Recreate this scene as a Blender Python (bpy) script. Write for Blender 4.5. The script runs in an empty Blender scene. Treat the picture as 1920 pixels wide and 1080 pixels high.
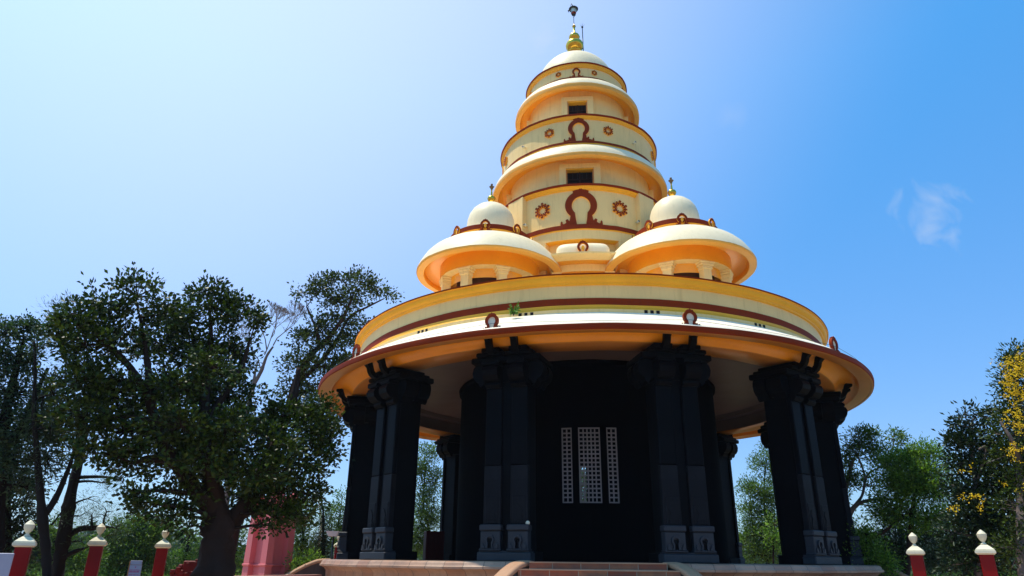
import bpy, math, random
import numpy as np
from mathutils import Matrix, Vector
PI = math.pi
rad = math.radians
rng = np.random.default_rng(7)
random.seed(7)
scene = bpy.context.scene
C = bpy.context.collection

# ------------------------------------------------------------------ camera
PITCH, ROLL, FPX = rad(21.817), rad(0.648), 1280.0
cam_d = bpy.data.cameras.new("camera")
cam = bpy.data.objects.new("camera", cam_d)
C.objects.link(cam)
cam_d.sensor_width = 36.0
cam_d.lens = 36.0 * FPX / 1920.0
cam_d.clip_end = 6000.0
cam.matrix_world = Matrix.Rotation(PI / 2 + PITCH, 4, 'X') @ Matrix.Rotation(ROLL, 4, 'Z')
scene.camera = cam

# ------------------------------------------------------------------ light
SUN_AZ, SUN_EL = rad(-84.0), rad(71.0)       # azimuth from the view direction, negative = left
SKY_TINT, SKY_GLOW = (.66, 1.90, 2.5, 1), (6.2, 3.95, 2.0, 1)
world = bpy.data.worlds.new("World")
scene.world = world
world.use_nodes = True
wn, wl = world.node_tree.nodes, world.node_tree.links
wn.clear()
wo = wn.new("ShaderNodeOutputWorld")
bg = wn.new("ShaderNodeBackground")
sky = wn.new("ShaderNodeTexSky")
sky.sky_type = 'NISHITA'
sky.sun_disc = False
sky.sun_elevation = SUN_EL
sky.sun_rotation = SUN_AZ
sky.air_density = 1.0
sky.dust_density = 1.0
sky.ozone_density = 1.5
# thin wisps of cloud, fixed in the sky by direction
tc = wn.new("ShaderNodeTexCoord")
nz = wn.new("ShaderNodeTexNoise"); nz.inputs["Scale"].default_value = 21.0; nz.inputs["Detail"].default_value = 7.0
nz.inputs["Distortion"].default_value = 1.3
wl.new(tc.outputs["Generated"], nz.inputs["Vector"])
# a broad pale veil of high haze below the sun
SD = Vector((math.sin(rad(-32)) * math.cos(rad(52)), math.cos(rad(-32)) * math.cos(rad(52)), math.sin(rad(52))))
dt = wn.new("ShaderNodeVectorMath"); dt.operation = 'DOT_PRODUCT'
wl.new(tc.outputs["Generated"], dt.inputs[0]); dt.inputs[1].default_value = SD
au = wn.new("ShaderNodeMapRange"); au.interpolation_type = 'SMOOTHSTEP'
au.inputs[1].default_value = .60; au.inputs[2].default_value = 1.15; au.inputs[3].default_value = 0; au.inputs[4].default_value = 1
wl.new(dt.outputs["Value"], au.inputs[0])
sk = wn.new("ShaderNodeMixRGB"); sk.blend_type = 'MULTIPLY'; sk.inputs[0].default_value = 1
wl.new(sky.outputs[0], sk.inputs[1])
sx = wn.new("ShaderNodeSeparateXYZ"); wl.new(tc.outputs["Generated"], sx.inputs[0])
zr = wn.new("ShaderNodeMapRange"); zr.inputs[1].default_value = .15; zr.inputs[2].default_value = .6; wl.new(sx.outputs[2], zr.inputs[0])
tm = wn.new("ShaderNodeMixRGB"); wl.new(zr.outputs[0], tm.inputs[0]); tm.inputs[1].default_value = (.93, 1.30, 1.76, 1); tm.inputs[2].default_value = SKY_TINT
wl.new(tm.outputs[0], sk.inputs[2])
sa = wn.new("ShaderNodeMixRGB"); sa.blend_type = 'ADD'; wl.new(au.outputs[0], sa.inputs[0])
wl.new(sk.outputs[0], sa.inputs[1]); sa.inputs[2].default_value = SKY_GLOW
prev = sa.outputs[0]
def wisp(direction, size, amount):
    global prev
    d = Vector(direction).normalized()
    sub = wn.new("ShaderNodeVectorMath"); sub.operation = 'DISTANCE'
    wl.new(tc.outputs["Generated"], sub.inputs[0]); sub.inputs[1].default_value = d
    mr = wn.new("ShaderNodeMapRange"); mr.inputs[1].default_value = 0; mr.inputs[2].default_value = size
    mr.inputs[3].default_value = .34; mr.inputs[4].default_value = -.35
    wl.new(sub.outputs["Value"], mr.inputs[0])
    ad = wn.new("ShaderNodeMath"); ad.operation = 'ADD'
    wl.new(mr.outputs[0], ad.inputs[0]); wl.new(nz.outputs[0], ad.inputs[1])
    m2 = wn.new("ShaderNodeMapRange"); m2.inputs[1].default_value = .55; m2.inputs[2].default_value = .95
    m2.inputs[3].default_value = 0; m2.inputs[4].default_value = amount
    wl.new(ad.outputs[0], m2.inputs[0])
    mx = wn.new("ShaderNodeMixRGB"); mx.inputs[2].default_value = (7.2, 7.6, 8.2, 1)
    wl.new(m2.outputs[0], mx.inputs[0]); wl.new(prev, mx.inputs[1])
    prev = mx.outputs[0]
wl.new(sky.outputs[0], bg.inputs[0])
bg.inputs[1].default_value = 0.11
wl.new(bg.outputs[0], wo.inputs[0])

sun_d = bpy.data.lights.new("sun", 'SUN')
sun_d.energy = 4.8
sun_d.angle = rad(0.5)
sun_d.color = (1.0, 0.915, 0.78)
sun = bpy.data.objects.new("sun", sun_d)
C.objects.link(sun)
sdir = Vector((math.sin(SUN_AZ) * math.cos(SUN_EL), math.cos(SUN_AZ) * math.cos(SUN_EL), math.sin(SUN_EL)))
sun.rotation_euler = sdir.to_track_quat('Z', 'Y').to_euler()
sun.location = (-20, 0, 60)

scene.view_settings.view_transform = 'Standard'
scene.view_settings.look = 'None'
scene.view_settings.exposure = 0.0
scene.view_settings.gamma = 1.0
scene.cycles.max_bounces = 8
scene.cycles.diffuse_bounces = 4
scene.cycles.transparent_max_bounces = 8

# ------------------------------------------------------------------ geometry of the view
def ray(x, y):
    """world direction of a point of the 1920x1080 photograph"""
    v = Vector(((x - 960) / FPX, (540 - y) / FPX, -1.0))
    return cam.matrix_world.to_3x3() @ v
def at(x, y, dist):
    """the world point seen at (x, y) at a horizontal distance dist from the camera"""
    v = ray(x, y)
    return np.array(v * (dist / math.hypot(v.x, v.y)))
GROUND = -1.65
for px, py, sz, am in ((1740, 405, .085, .34), (1368, 215, .05, .10), (1012, 72, .05, .16)):
    wisp(ray(px, py), sz, am)
wl.new(prev, bg.inputs[0])

# ------------------------------------------------------------------ materials
def nodes_of(name):
    m = bpy.data.materials.new(name); m.use_nodes = True
    n, l = m.node_tree.nodes, m.node_tree.links
    return m, n, l, n["Principled BSDF"]
def ramp(n, l, src, stops):
    r = n.new("ShaderNodeValToRGB")
    e = r.color_ramp.elements
    while len(e) < len(stops): e.new(.5)
    for k, (p, c) in enumerate(stops):
        e[k].position = p; e[k].color = (*c, 1)
    l.new(src, r.inputs[0]); return r.outputs[0]
def paint(name, col, rough=.55, vary=.10, stain=.25, stain_col=None, bump=.15, spec=.2, streak=True):
    m, n, l, b = nodes_of(name)
    geo = n.new("ShaderNodeNewGeometry")
    n1 = n.new("ShaderNodeTexNoise"); n1.inputs["Scale"].default_value = 1.1; n1.inputs["Detail"].default_value = 8
    l.new(geo.outputs["Position"], n1.inputs["Vector"])
    lo = tuple(c * (1 - vary) for c in col); hi = tuple(min(1, c * (1 + vary * .6)) for c in col)
    c1 = ramp(n, l, n1.outputs[0], [(.3, lo), (.7, hi)])
    mp = n.new("ShaderNodeMapping"); mp.inputs["Scale"].default_value = (5, 5, .5 if streak else 5)
    l.new(geo.outputs["Position"], mp.inputs[0])
    n2 = n.new("ShaderNodeTexNoise"); n2.inputs["Scale"].default_value = 1.6; n2.inputs["Detail"].default_value = 9
    n2.inputs["Roughness"].default_value = .65
    l.new(mp.outputs[0], n2.inputs["Vector"])
    f = n.new("ShaderNodeMapRange"); f.inputs[1].default_value = .52; f.inputs[2].default_value = .8
    f.inputs[3].default_value = 0; f.inputs[4].default_value = stain
    l.new(n2.outputs[0], f.inputs[0])
    mx = n.new("ShaderNodeMixRGB"); mx.inputs[2].default_value = (*(stain_col or tuple(c * .55 for c in col)), 1)
    l.new(f.outputs[0], mx.inputs[0]); l.new(c1, mx.inputs[1]); l.new(mx.outputs[0], b.inputs["Base Color"])
    b.inputs["Roughness"].default_value = rough
    b.inputs["Specular IOR Level"].default_value = spec
    n3 = n.new("ShaderNodeTexNoise"); n3.inputs["Scale"].default_value = 9; n3.inputs["Detail"].default_value = 6
    l.new(geo.outputs["Position"], n3.inputs["Vector"])
    bp = n.new("ShaderNodeBump"); bp.inputs["Strength"].default_value = bump; bp.inputs["Distance"].default_value = .03
    l.new(n3.outputs[0], bp.inputs["Height"]); l.new(bp.outputs[0], b.inputs["Normal"])
    return m
def blocks(name, c1, c2, mortar, w, h, rough=.6, bump=.4, radius=None, gap=.008, stain=.5, stain_col=(.02,.02,.02), spec=.4):
    """coursed stone: flat (object x,z) or wrapped round a drum of the given radius"""
    m, n, l, b = nodes_of(name)
    t = n.new("ShaderNodeTexCoord"); s = n.new("ShaderNodeSeparateXYZ"); l.new(t.outputs["Object"], s.inputs[0])
    cb = n.new("ShaderNodeCombineXYZ")
    if radius:
        a = n.new("ShaderNodeMath"); a.operation = 'ARCTAN2'
        l.new(s.outputs[0], a.inputs[0]); 
        ng = n.new("ShaderNodeMath"); ng.operation = 'MULTIPLY'; ng.inputs[1].default_value = -1
        l.new(s.outputs[1], ng.inputs[0]); l.new(ng.outputs[0], a.inputs[1])
        mu = n.new("ShaderNodeMath"); mu.operation = 'MULTIPLY'; mu.inputs[1].default_value = radius
        l.new(a.outputs[0], mu.inputs[0]); l.new(mu.outputs[0], cb.inputs[0])
    else:
        ad = n.new("ShaderNodeMath"); ad.operation = 'ADD'
        l.new(s.outputs[0], ad.inputs[0]); l.new(s.outputs[1], ad.inputs[1]); l.new(ad.outputs[0], cb.inputs[0])
    l.new(s.outputs[2], cb.inputs[1])
    br = n.new("ShaderNodeTexBrick"); l.new(cb.outputs[0], br.inputs["Vector"])
    br.inputs["Scale"].default_value = 1; br.inputs["Brick Width"].default_value = w; br.inputs["Row Height"].default_value = h
    br.inputs["Mortar Size"].default_value = gap; br.inputs["Color1"].default_value = (*c1, 1)
    br.inputs["Color2"].default_value = (*c2, 1); br.inputs["Mortar"].default_value = (*mortar, 1)
    br.inputs["Mortar Smooth"].default_value = .3
    nn = n.new("ShaderNodeTexNoise"); nn.inputs["Scale"].default_value = 3; nn.inputs["Detail"].default_value = 9
    nn.inputs["Roughness"].default_value = .7
    l.new(t.outputs["Object"], nn.inputs["Vector"])
    f = n.new("ShaderNodeMapRange"); f.inputs[1].default_value = .42; f.inputs[2].default_value = .75
    f.inputs[4].default_value = stain; l.new(nn.outputs[0], f.inputs[0])
    mx = n.new("ShaderNodeMixRGB"); l.new(f.outputs[0], mx.inputs[0]); l.new(br.outputs[0], mx.inputs[1])
    mx.inputs[2].default_value = (*stain_col, 1); l.new(mx.outputs[0], b.inputs["Base Color"])
    b.inputs["Roughness"].default_value = rough; b.inputs["Specular IOR Level"].default_value = spec
    n3 = n.new("ShaderNodeTexNoise"); n3.inputs["Scale"].default_value = 25; n3.inputs["Detail"].default_value = 5
    l.new(t.outputs["Object"], n3.inputs["Vector"])
    sb = n.new("ShaderNodeMath"); sb.operation = 'MULTIPLY_ADD'; sb.inputs[1].default_value = .35
    l.new(n3.outputs[0], sb.inputs[0])
    iv = n.new("ShaderNodeMath"); iv.operation = 'SUBTRACT'; iv.inputs[0].default_value = 1
    l.new(br.outputs["Fac"], iv.inputs[1]); l.new(iv.outputs[0], sb.inputs[2])
    bp = n.new("ShaderNodeBump"); bp.inputs["Strength"].default_value = bump; bp.inputs["Distance"].default_value = .02
    l.new(sb.outputs[0], bp.inputs["Height"]); l.new(bp.outputs[0], b.inputs["Normal"])
    return m
def leaf_mat(name, dark, light, rough=.38, trans=.35, spec=.5):
    m, n, l, b = nodes_of(name)
    g = n.new("ShaderNodeNewGeometry")
    c = ramp(n, l, g.outputs["Random Per Island"], [(0, dark), (.55, tuple((a + c) / 2 for a, c in zip(dark, light))), (1, light)])
    l.new(c, b.inputs["Base Color"]); b.inputs["Roughness"].default_value = rough
    b.inputs["Specular IOR Level"].default_value = spec
    tr = n.new("ShaderNodeBsdfTranslucent")
    hs = n.new("ShaderNodeMixRGB"); hs.blend_type = 'MULTIPLY'; hs.inputs[0].default_value = 1
    hs.inputs[2].default_value = (1.0, 1.25, .45, 1); l.new(c, hs.inputs[1]); l.new(hs.outputs[0], tr.inputs[0])
    mx = n.new("ShaderNodeMixShader"); mx.inputs[0].default_value = trans
    l.new(b.outputs[0], mx.inputs[1]); l.new(tr.outputs[0], mx.inputs[2])
    l.new(mx.outputs[0], n["Material Output"].inputs[0])
    return m
def metal(name, col, rough=.25):
    m, n, l, b = nodes_of(name)
    g = n.new("ShaderNodeNewGeometry"); nn = n.new("ShaderNodeTexNoise"); nn.inputs["Scale"].default_value = 6
    l.new(g.outputs["Position"], nn.inputs["Vector"])
    l.new(ramp(n, l, nn.outputs[0], [(.3, tuple(c * .7 for c in col)), (.7, col)]), b.inputs["Base Color"])
    b.inputs["Metallic"].default_value = 1; b.inputs["Roughness"].default_value = rough
    return m

CREAM = paint("cream_paint", (.95, .64, .25), .5, .06, .42, (.50, .30, .10))
OCHRE = paint("ochre_trim_paint", (1.0, .45, .028), .45, .08, .2, (.45, .2, .03))
SOFFIT = paint("ochre_bounce_soffit", (1.0, .37, .014), .3, .08, .15, (.35, .12, .02), spec=.5, streak=False)  # ochre coat with the warm bounce light on undersides put into its colour
LIP = paint("eave_lip_paint", (.92, .42, .07), .4, .08, .2, (.45, .2, .05))
BEAM = paint("tan_beam_paint", (.60, .24, .045), .3, .1, .2, spec=.5, streak=False)
MAROON = paint("maroon_paint", (.25, .030, .004), .6, .12, .3, (.07, .02, .008), spec=.08)
WHITE = paint("weathered_white_roof", (.95, .82, .60), .6, .05, .35, (.40, .33, .22))
DOMEP = paint("pale_dome_paint", (.96, .78, .48), .45, .05, .35, (.60, .46, .22))
CEIL = paint("grey_ceiling_paint", (.19, .13, .11), .4, .1, .3, streak=False)
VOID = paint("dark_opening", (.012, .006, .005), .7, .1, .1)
WOOD = paint("dark_timber", (.035, .015, .01), .5, .2, .2)
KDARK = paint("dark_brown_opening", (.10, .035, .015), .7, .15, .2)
GOLD = metal("gilded_brass", (.95, .55, .07), .22)
IRON = paint("dark_iron", (.03, .035, .04), .45, .2, .2)
BRONZE = paint("weathered_bronze", (.20, .13, .07), .5, .2, .3)
GLASS = paint("lamp_glass", (.45, .60, .62), .15, .05, .05)
GRANITE = blocks("black_granite", (.0022, .0026, .0036), (.0034, .0040, .0054), (.0015, .0015, .002), 2.4, 1.15, .5, .25, gap=.006, stain=.5, stain_col=(.001, .001, .0015), spec=.05)
GRANITE_CELL = blocks("black_granite_wall", (.002, .002, .0025), (.0025, .0025, .003), (.001, .003, .004), 1.1, .55, .8, .2, radius=5.44, gap=.005, stain=.3, stain_col=(.002, .002, .003), spec=.02)
GRANITE_P = blocks("grey_carved_granite", (.019, .023, .030), (.029, .034, .043), (.012, .013, .016), .8, .5, .55, .5, gap=.008, stain=.55, stain_col=(.012, .013, .016))
GRANITE_M = blocks("dusty_carved_granite", (.0075, .0085, .011), (.0105, .0115, .014), (.004, .004, .005), .9, .55, .55, .4, gap=.006, stain=.7, stain_col=(.003, .003, .004), spec=.1)
GRILLE = paint("pale_grille_stone", (.33, .29, .28), .6, .1, .3)
SAND = blocks("sandstone_plinth", (.33, .15, .08), (.46, .29, .19), (.12, .08, .055), .62, .6, .5, .5, radius=10.5, gap=.012, stain=.7, stain_col=(.17, .12, .09))
STEP = blocks("red_laterite_steps", (.30, .055, .018), (.42, .15, .06), (.42, .30, .20), .74, .177, .55, .5, gap=.012, stain=.75, stain_col=(.09, .06, .05))
COPING = paint("worn_sandstone_coping", (.46, .26, .15), .55, .15, .5, (.28, .20, .15), .4, streak=False)
REND = paint("dark_rendered_side", (.10, .08, .07), .7, .2, .5, (.04, .03, .03))
RED = paint("red_gloss_paint", (.22, .002, .001), .4, .1, .2, (.2, .01, .01))
CAPW = paint("cream_cap_paint", (.75, .68, .48), .5, .08, .4, (.35, .33, .26))
PINK = paint("pink_paint", (.66, .18, .18), .55, .06, .2, (.45, .12, .12))
PINKW = paint("faded_pink_coping", (.62, .33, .27), .6, .1, .4, (.35, .18, .15))
MATS = {}

# ------------------------------------------------------------------ mesh builder
class MB:
    def __init__(s): s.v = []; s.f = []; s.m = []; s.sm = []; s.mats = []
    def mi(s, mat):
        if mat not in s.mats: s.mats.append(mat)
        return s.mats.index(mat)
    def add(s, V, F, mat, smooth=False):
        b = len(s.v); s.v.extend([tuple(p) for p in V])
        k = s.mi(mat)
        for f in F: s.f.append(tuple(i + b for i in f)); s.m.append(k); s.sm.append(smooth)
    def box(s, x0, x1, y0, y1, z0, z1, mat, bev=0.012, rz=0, c=(0, 0)):
        # a box with chamfered vertical and horizontal edges
        e = min(bev, (x1 - x0) / 3, (y1 - y0) / 3, (z1 - z0) / 3)
        V = []
        X, Y, Z = (x0, x1), (y0, y1), (z0, z1)
        idx = {}
        for i in (0, 1):
            for j in (0, 1):
                for k in (0, 1):
                    sx, sy, sz = (e if i == 0 else -e), (e if j == 0 else -e), (e if k == 0 else -e)
                    idx[i, j, k, 0] = len(V); V.append((X[i], Y[j] + sy, Z[k] + sz))
                    idx[i, j, k, 1] = len(V); V.append((X[i] + sx, Y[j], Z[k] + sz))
                    idx[i, j, k, 2] = len(V); V.append((X[i] + sx, Y[j] + sy, Z[k]))
        F = []
        for i in (0, 1): F.append([idx[i, a, b_, 0] for a, b_ in ((0, 0), (1, 0), (1, 1), (0, 1))][::(-1 if i == 0 else 1)])
        for j in (0, 1): F.append([idx[a, j, b_, 1] for a, b_ in ((0, 0), (1, 0), (1, 1), (0, 1))][::(1 if j == 0 else -1)])
        for k in (0, 1): F.append([idx[a, b_, k, 2] for a, b_ in ((0, 0), (1, 0), (1, 1), (0, 1))][::(-1 if k == 0 else 1)])
        for i in (0, 1):
            for j in (0, 1): F.append([idx[i, j, 0, 0], idx[i, j, 1, 0], idx[i, j, 1, 1], idx[i, j, 0, 1]])
            for k in (0, 1): F.append([idx[i, 0, k, 0], idx[i, 1, k, 0], idx[i, 1, k, 2], idx[i, 0, k, 2]])
        for j in (0, 1):
            for k in (0, 1): F.append([idx[0, j, k, 1], idx[1, j, k, 1], idx[1, j, k, 2], idx[0, j, k, 2]])
        for key in [(i, j, k) for i in (0, 1) for j in (0, 1) for k in (0, 1)]:
            F.append([idx[(*key, 0)], idx[(*key, 1)], idx[(*key, 2)]])
        if rz:
            ca, sa = math.cos(rz), math.sin(rz)
            V = [(c[0] + (x - c[0]) * ca - (y - c[1]) * sa, c[1] + (x - c[0]) * sa + (y - c[1]) * ca, z) for x, y, z in V]
        s.add(V, F, mat)
    def revolve(s, prof, segs=128, a0=0, a1=2 * PI, c=(0, 0), smooth_deg=40, fn=None):
        """prof: list of (r, z, mat) - mat paints the strip that starts at that point.
        angle 0 faces the front (-y), positive to the right (+x)"""
        full = abs(a1 - a0 - 2 * PI) < 1e-6
        n = segs if full else segs + 1
        ang = [a0 + (a1 - a0) * k / segs for k in range(n)]
        def ringv(r, z):
            if r < 2: return [(c[0] + r * math.sin(a), c[1] - r * math.cos(a), z) for a in ang]
            # hand-laid plaster is never quite true: a few millimetres of wander
            k_ = .0045 if r > 3 else .003
            out = []
            for a in ang:
                dr = k_ * (math.sin(7 * a + z * 3) + .8 * math.sin(13 * a + 1.7 + z) + .5 * math.sin(29 * a + z * 5))
                dz = k_ * (math.sin(5 * a + 2 + z) + .8 * math.sin(17 * a + z * 2) + .6 * math.sin(37 * a))
                out.append((c[0] + (r + dr) * math.sin(a), c[1] - (r + dr) * math.cos(a), z + dz))
            return out
        k = 0; N = len(prof)
        while k < N - 1:
            # a run of smooth segments sharing vertices
            run = [k, k + 1]
            while run[-1] < N - 1:
                a, b_, d = prof[run[-2]], prof[run[-1]], prof[run[-1] + 1]
                v1 = (b_[0] - a[0], b_[1] - a[1]); v2 = (d[0] - b_[0], d[1] - b_[1])
                l1, l2 = math.hypot(*v1), math.hypot(*v2)
                if l1 < 1e-9 or l2 < 1e-9: break
                if math.degrees(math.acos(max(-1, min(1, (v1[0] * v2[0] + v1[1] * v2[1]) / l1 / l2)))) > smooth_deg: break
                run.append(run[-1] + 1)
            base = len(s.v)
            for q in run: s.v.extend(ringv(prof[q][0], prof[q][1]))
            for qi in range(len(run) - 1):
                mat = prof[run[qi]][2]; mi = s.mi(mat)
                for j in range(segs):
                    j2 = (j + 1) % n
                    A, B_ = base + qi * n + j, base + qi * n + j2
                    s.f.append((A, B_, B_ + n, A + n)); s.m.append(mi); s.sm.append(True)
            k = run[-1]
        return s
    def prism(s, outline, axis, d0, d1, mat, side=None, off=(0, 0, 0), smooth_side=False):
        """polygon extruded: axis 'y' -> outline in (x,z); axis 'x' -> outline in (y,z); axis 'z' -> outline in (x,y)"""
        def P(p, d):
            q = {'y': (p[0], d, p[1]), 'x': (d, p[0], p[1]), 'z': (p[0], p[1], d)}[axis]
            return (q[0] + off[0], q[1] + off[1], q[2] + off[2])
        n = len(outline)
        V = [P(p, d0) for p in outline] + [P(p, d1) for p in outline]
        s.add(V, [tuple(range(n)), tuple(range(2 * n - 1, n - 1, -1))], mat)
        s.add(V, [(k, (k + 1) % n, n + (k + 1) % n, n + k) for k in range(n)], side or mat, smooth_side)
    def tube(s, pts, rads, mat, n=8, cap=True):
        pts = [Vector(p) for p in pts]
        base = len(s.v); mi = s.mi(mat); up = None
        for k, p in enumerate(pts):
            d = (pts[min(k + 1, len(pts) - 1)] - pts[max(k - 1, 0)])
            d = d.normalized() if d.length > 1e-9 else Vector((0, 0, 1))
            if up is None: up = d.orthogonal().normalized()
            u = (up - d * up.dot(d)); u = u.normalized() if u.length > 1e-6 else d.orthogonal().normalized(); up = u
            w = d.cross(u)
            for j in range(n):
                a = 2 * PI * j / n
                fl = 1 + (.13 * math.sin(3 * a + k * .35) + .08 * math.sin(5 * a - k * .5) if n >= 14 else 0)
                q = p + (u * math.cos(a) + w * math.sin(a)) * (rads[k] * fl)
                s.v.append(tuple(q))
        for k in range(len(pts) - 1):
            for j in range(n):
                a, b_ = base + k * n + j, base + k * n + (j + 1) % n
                s.f.append((a, b_, b_ + n, a + n)); s.m.append(mi); s.sm.append(n > 4)
        if cap:
            s.f.append(tuple(base + j for j in range(n))[::-1]); s.m.append(mi); s.sm.append(False)
            s.f.append(tuple(base + (len(pts) - 1) * n + j for j in range(n))); s.m.append(mi); s.sm.append(False)
    def build(s, name, parent=None, loc=None, rz=None, fix=True):
        me = bpy.data.meshes.new(name)
        me.from_pydata(s.v, [], s.f)
        for m in s.mats: me.materials.append(m)
        me.polygons.foreach_set("material_index", s.m)
        me.polygons.foreach_set("use_smooth", s.sm)
        if fix:
            import bmesh
            bm = bmesh.new(); bm.from_mesh(me)
            bmesh.ops.recalc_face_normals(bm, faces=bm.faces)
            bm.to_mesh(me); bm.free()
        me.update()
        return link(name, me, parent, loc, rz)
def link(name, me, parent=None, loc=None, rz=None):
    o = bpy.data.objects.new(name, me); C.objects.link(o)
    if parent: o.parent = parent
    if loc is not None: o.location = loc
    if rz is not None: o.rotation_euler = (0, 0, rz)
    return o
def tag(o, label=None, cat=None, group=None, kind=None):
    if label: o["label"] = label
    if cat: o["category"] = cat
    if group: o["group"] = group
    if kind: o["kind"] = kind
    return o
def empty(name, loc=(0, 0, 0), rz=0, parent=None):
    o = bpy.data.objects.new(name, None); C.objects.link(o); o.empty_display_size = .2
    o.location = loc; o.rotation_euler = (0, 0, rz)
    if parent: o.parent = parent
    return o
def copy_obj(o, parent=None):
    c = o.copy(); C.objects.link(c)
    if parent: c.parent = parent
    return c
def arc(cx, cz, rx, rz, a0, a1, n, mat):
    """profile points on an ellipse arc, angles in degrees, 0 = outward, 90 = up"""
    return [(cx + rx * math.cos(rad(a0 + (a1 - a0) * k / n)), cz + rz * math.sin(rad(a0 + (a1 - a0) * k / n)), mat) for k in range(n + 1)]

# ------------------------------------------------------------------ ground
AZ = rad(6.280)
CX, CY = 30 * math.sin(AZ), 30 * math.cos(AZ)
def ground_mat():
    m, n, l, b = nodes_of("dry_earth_and_grass")
    g = n.new("ShaderNodeNewGeometry")
    a = n.new("ShaderNodeTexNoise"); a.inputs["Scale"].default_value = .12; a.inputs["Detail"].default_value = 10
    l.new(g.outputs["Position"], a.inputs["Vector"])
    l.new(ramp(n, l, a.outputs[0], [(.35, (.30, .17, .10)), (.5, (.22, .16, .08)), (.62, (.09, .11, .035))]), b.inputs["Base Color"])
    b.inputs["Roughness"].default_value = .9
    return m
g = MB()
N = 48
xs = [-3000, -1200, -600, -300] + [(-200 + 400 * k / N) for k in range(N + 1)] + [300, 600, 1200, 3000]
V = []
for y in xs:
    for x in xs:
        z = GROUND + (.05 * math.sin(x * .21 + 1) * math.cos(y * .17) if max(abs(x), abs(y)) <= 200 else 0)
        if math.hypot(x - CX, y - CY) < 24 or math.hypot(x, y) < 40: z = GROUND
        V.append((x, y, z))
n_ = len(xs)
g.add(V, [(j * n_ + i, j * n_ + i + 1, (j + 1) * n_ + i + 1, (j + 1) * n_ + i) for j in range(n_ - 1) for i in range(n_ - 1)], ground_mat(), True)
tag(g.build("ground"), kind="structure")
# paved forecourt round the temple
pv = MB()
PAVE = blocks("pale_paving", (.44, .28, .19), (.48, .33, .23), (.25, .2, .16), .9, .9, .7, .3, radius=20, gap=.012, stain=.3, stain_col=(.25, .18, .14))
pv.revolve([(19.5, GROUND + .02, PAVE), (10.2, GROUND + .02, PAVE)], 96)
o = pv.build("pavement"); o.location = (CX, CY, 0); tag(o, kind="structure")

# ------------------------------------------------------------------ temple
T = empty("temple", (CX, CY, 0), -AZ + rad(1.1))
tag(T, "tall round cream and ochre temple with stacked tiers, domes and black stone piers", "temple")

# platform ----------------------------------------------------------
b = MB()
b.revolve([(5.3, 0.0, SAND), (10.42, 0.0, SAND), (10.50, -.025, SAND), (10.54, -.07, SAND), (10.55, -.12, SAND), (10.60, -.155, SAND),
           (10.60, -.21, SAND), (10.52, -.235, SAND), (10.44, -.27, SAND), (10.38, -.34, SAND), (10.36, -.36, SAND), (10.36, -1.35, SAND),
           (10.50, -1.40, SAND), (10.50, GROUND - .1, SAND)], 160, smooth_deg=50)
b.build("platform", T)

# staircases, one on each side ---------------------------------------
def stair_mesh():
    b = MB()
    y, z = -10.40, 0.0
    for k in range(9):
        z0 = z - .177
        hw0 = 1.72 + .58 * (k * .30)
        hw1 = 1.72 + .58 * ((k + 1) * .30)
        # one tread with a slightly overhanging nosing
        V = [(-hw0, y + .35, z - .004), (hw0, y + .35, z - .004), (hw1, y - .30, z - .004), (-hw1, y - .30, z - .004)]
        yf = y - .30 if k else y - .26
        if k == 0: V[2] = (hw0 + .07, yf, z - .004); V[3] = (-hw0 - .07, yf, z - .004)
        w = abs(V[2][0])
        V = [(-hw0, y + .35, z - .004), (hw0, y + .35, z - .004), (w, yf - .025, z - .004), (-w, yf - .025, z - .004),
             (-hw0, y + .35, z - .035), (hw0, y + .35, z - .035), (w, yf - .025, z - .035), (-w, yf - .025, z - .035)]
        b.add(V, [(0, 1, 2, 3), (7, 6, 5, 4), (3, 2, 6, 7), (1, 5, 6, 2), (0, 3, 7, 4)], COPING)
        V = [(-w, yf, z - .035), (w, yf, z - .035), (w, yf, z - .19), (-w, yf, z - .19)]
        b.add(V, [(0, 1, 2, 3)], STEP)
        y = yf; z = z0
    return b
st = stair_mesh()
def rail_mesh(s):
    """solid flared parapet: a coping that leaves the platform level and sweeps down"""
    b = MB()
    d = Vector((.5 * s, -.866, 0)); nrm = Vector((.866 * s, .5, 0))
    p0 = Vector((1.72 * s, -10.28, 0))
    S = [0, .18, .35, .5, .7, .95, 1.3, 1.9, 2.5, 3.0, 3.15]
    Z = [.0, .0, -.012, -.04, -.105, -.215, -.40, -.74, -1.08, -1.34, -1.38]
    w0, w1 = .0, .36
    rows = []
    for q, z in zip(S, Z):
        q0 = p0 + d * q
        sec = [(w0 - .03, -.11), (w0 - .05, -.06), (w0 - .03, .004), (w0 + .05, .022), (w0 + .07, .012), (w0 + .1, .026), (w1 - .06, .026), (w1 + .03, .004), (w1 + .05, -.06), (w1 + .03, -.11)]
        rows.append([tuple(q0 + nrm * a + Vector((0, 0, z + h))) for a, h in sec])
    n = len(rows[0]); V = [p for r in rows for p in r]
    b.add(V, [(i * n + j, i * n + j + 1, (i + 1) * n + j + 1, (i + 1) * n + j) for i in range(len(rows) - 1) for j in range(n - 1)], COPING, True)
    b.add(V, [tuple(range(n)), tuple(range((len(rows) - 1) * n, len(rows) * n))], COPING)
    V2 = []
    for q, z in zip(S, Z):
        q0 = p0 + d * q
        for a in (w0, w1): V2 += [tuple(q0 + nrm * a + Vector((0, 0, z - .10))), tuple(q0 + nrm * a + Vector((0, 0, GROUND - .05 - z * 0)))]
    F = []
    for i in range(len(S) - 1):
        a = i * 4; c_ = a + 4
        F += [(a, a + 1, c_ + 1, c_), (a + 2, c_ + 2, c_ + 3, a + 3)]
    F += [(0, 2, 3, 1), (a + 4, a + 5, a + 7, a + 6)]
    b.add(V2, F, REND if s else REND)
    return b
so = st.build("staircase", T)
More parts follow.
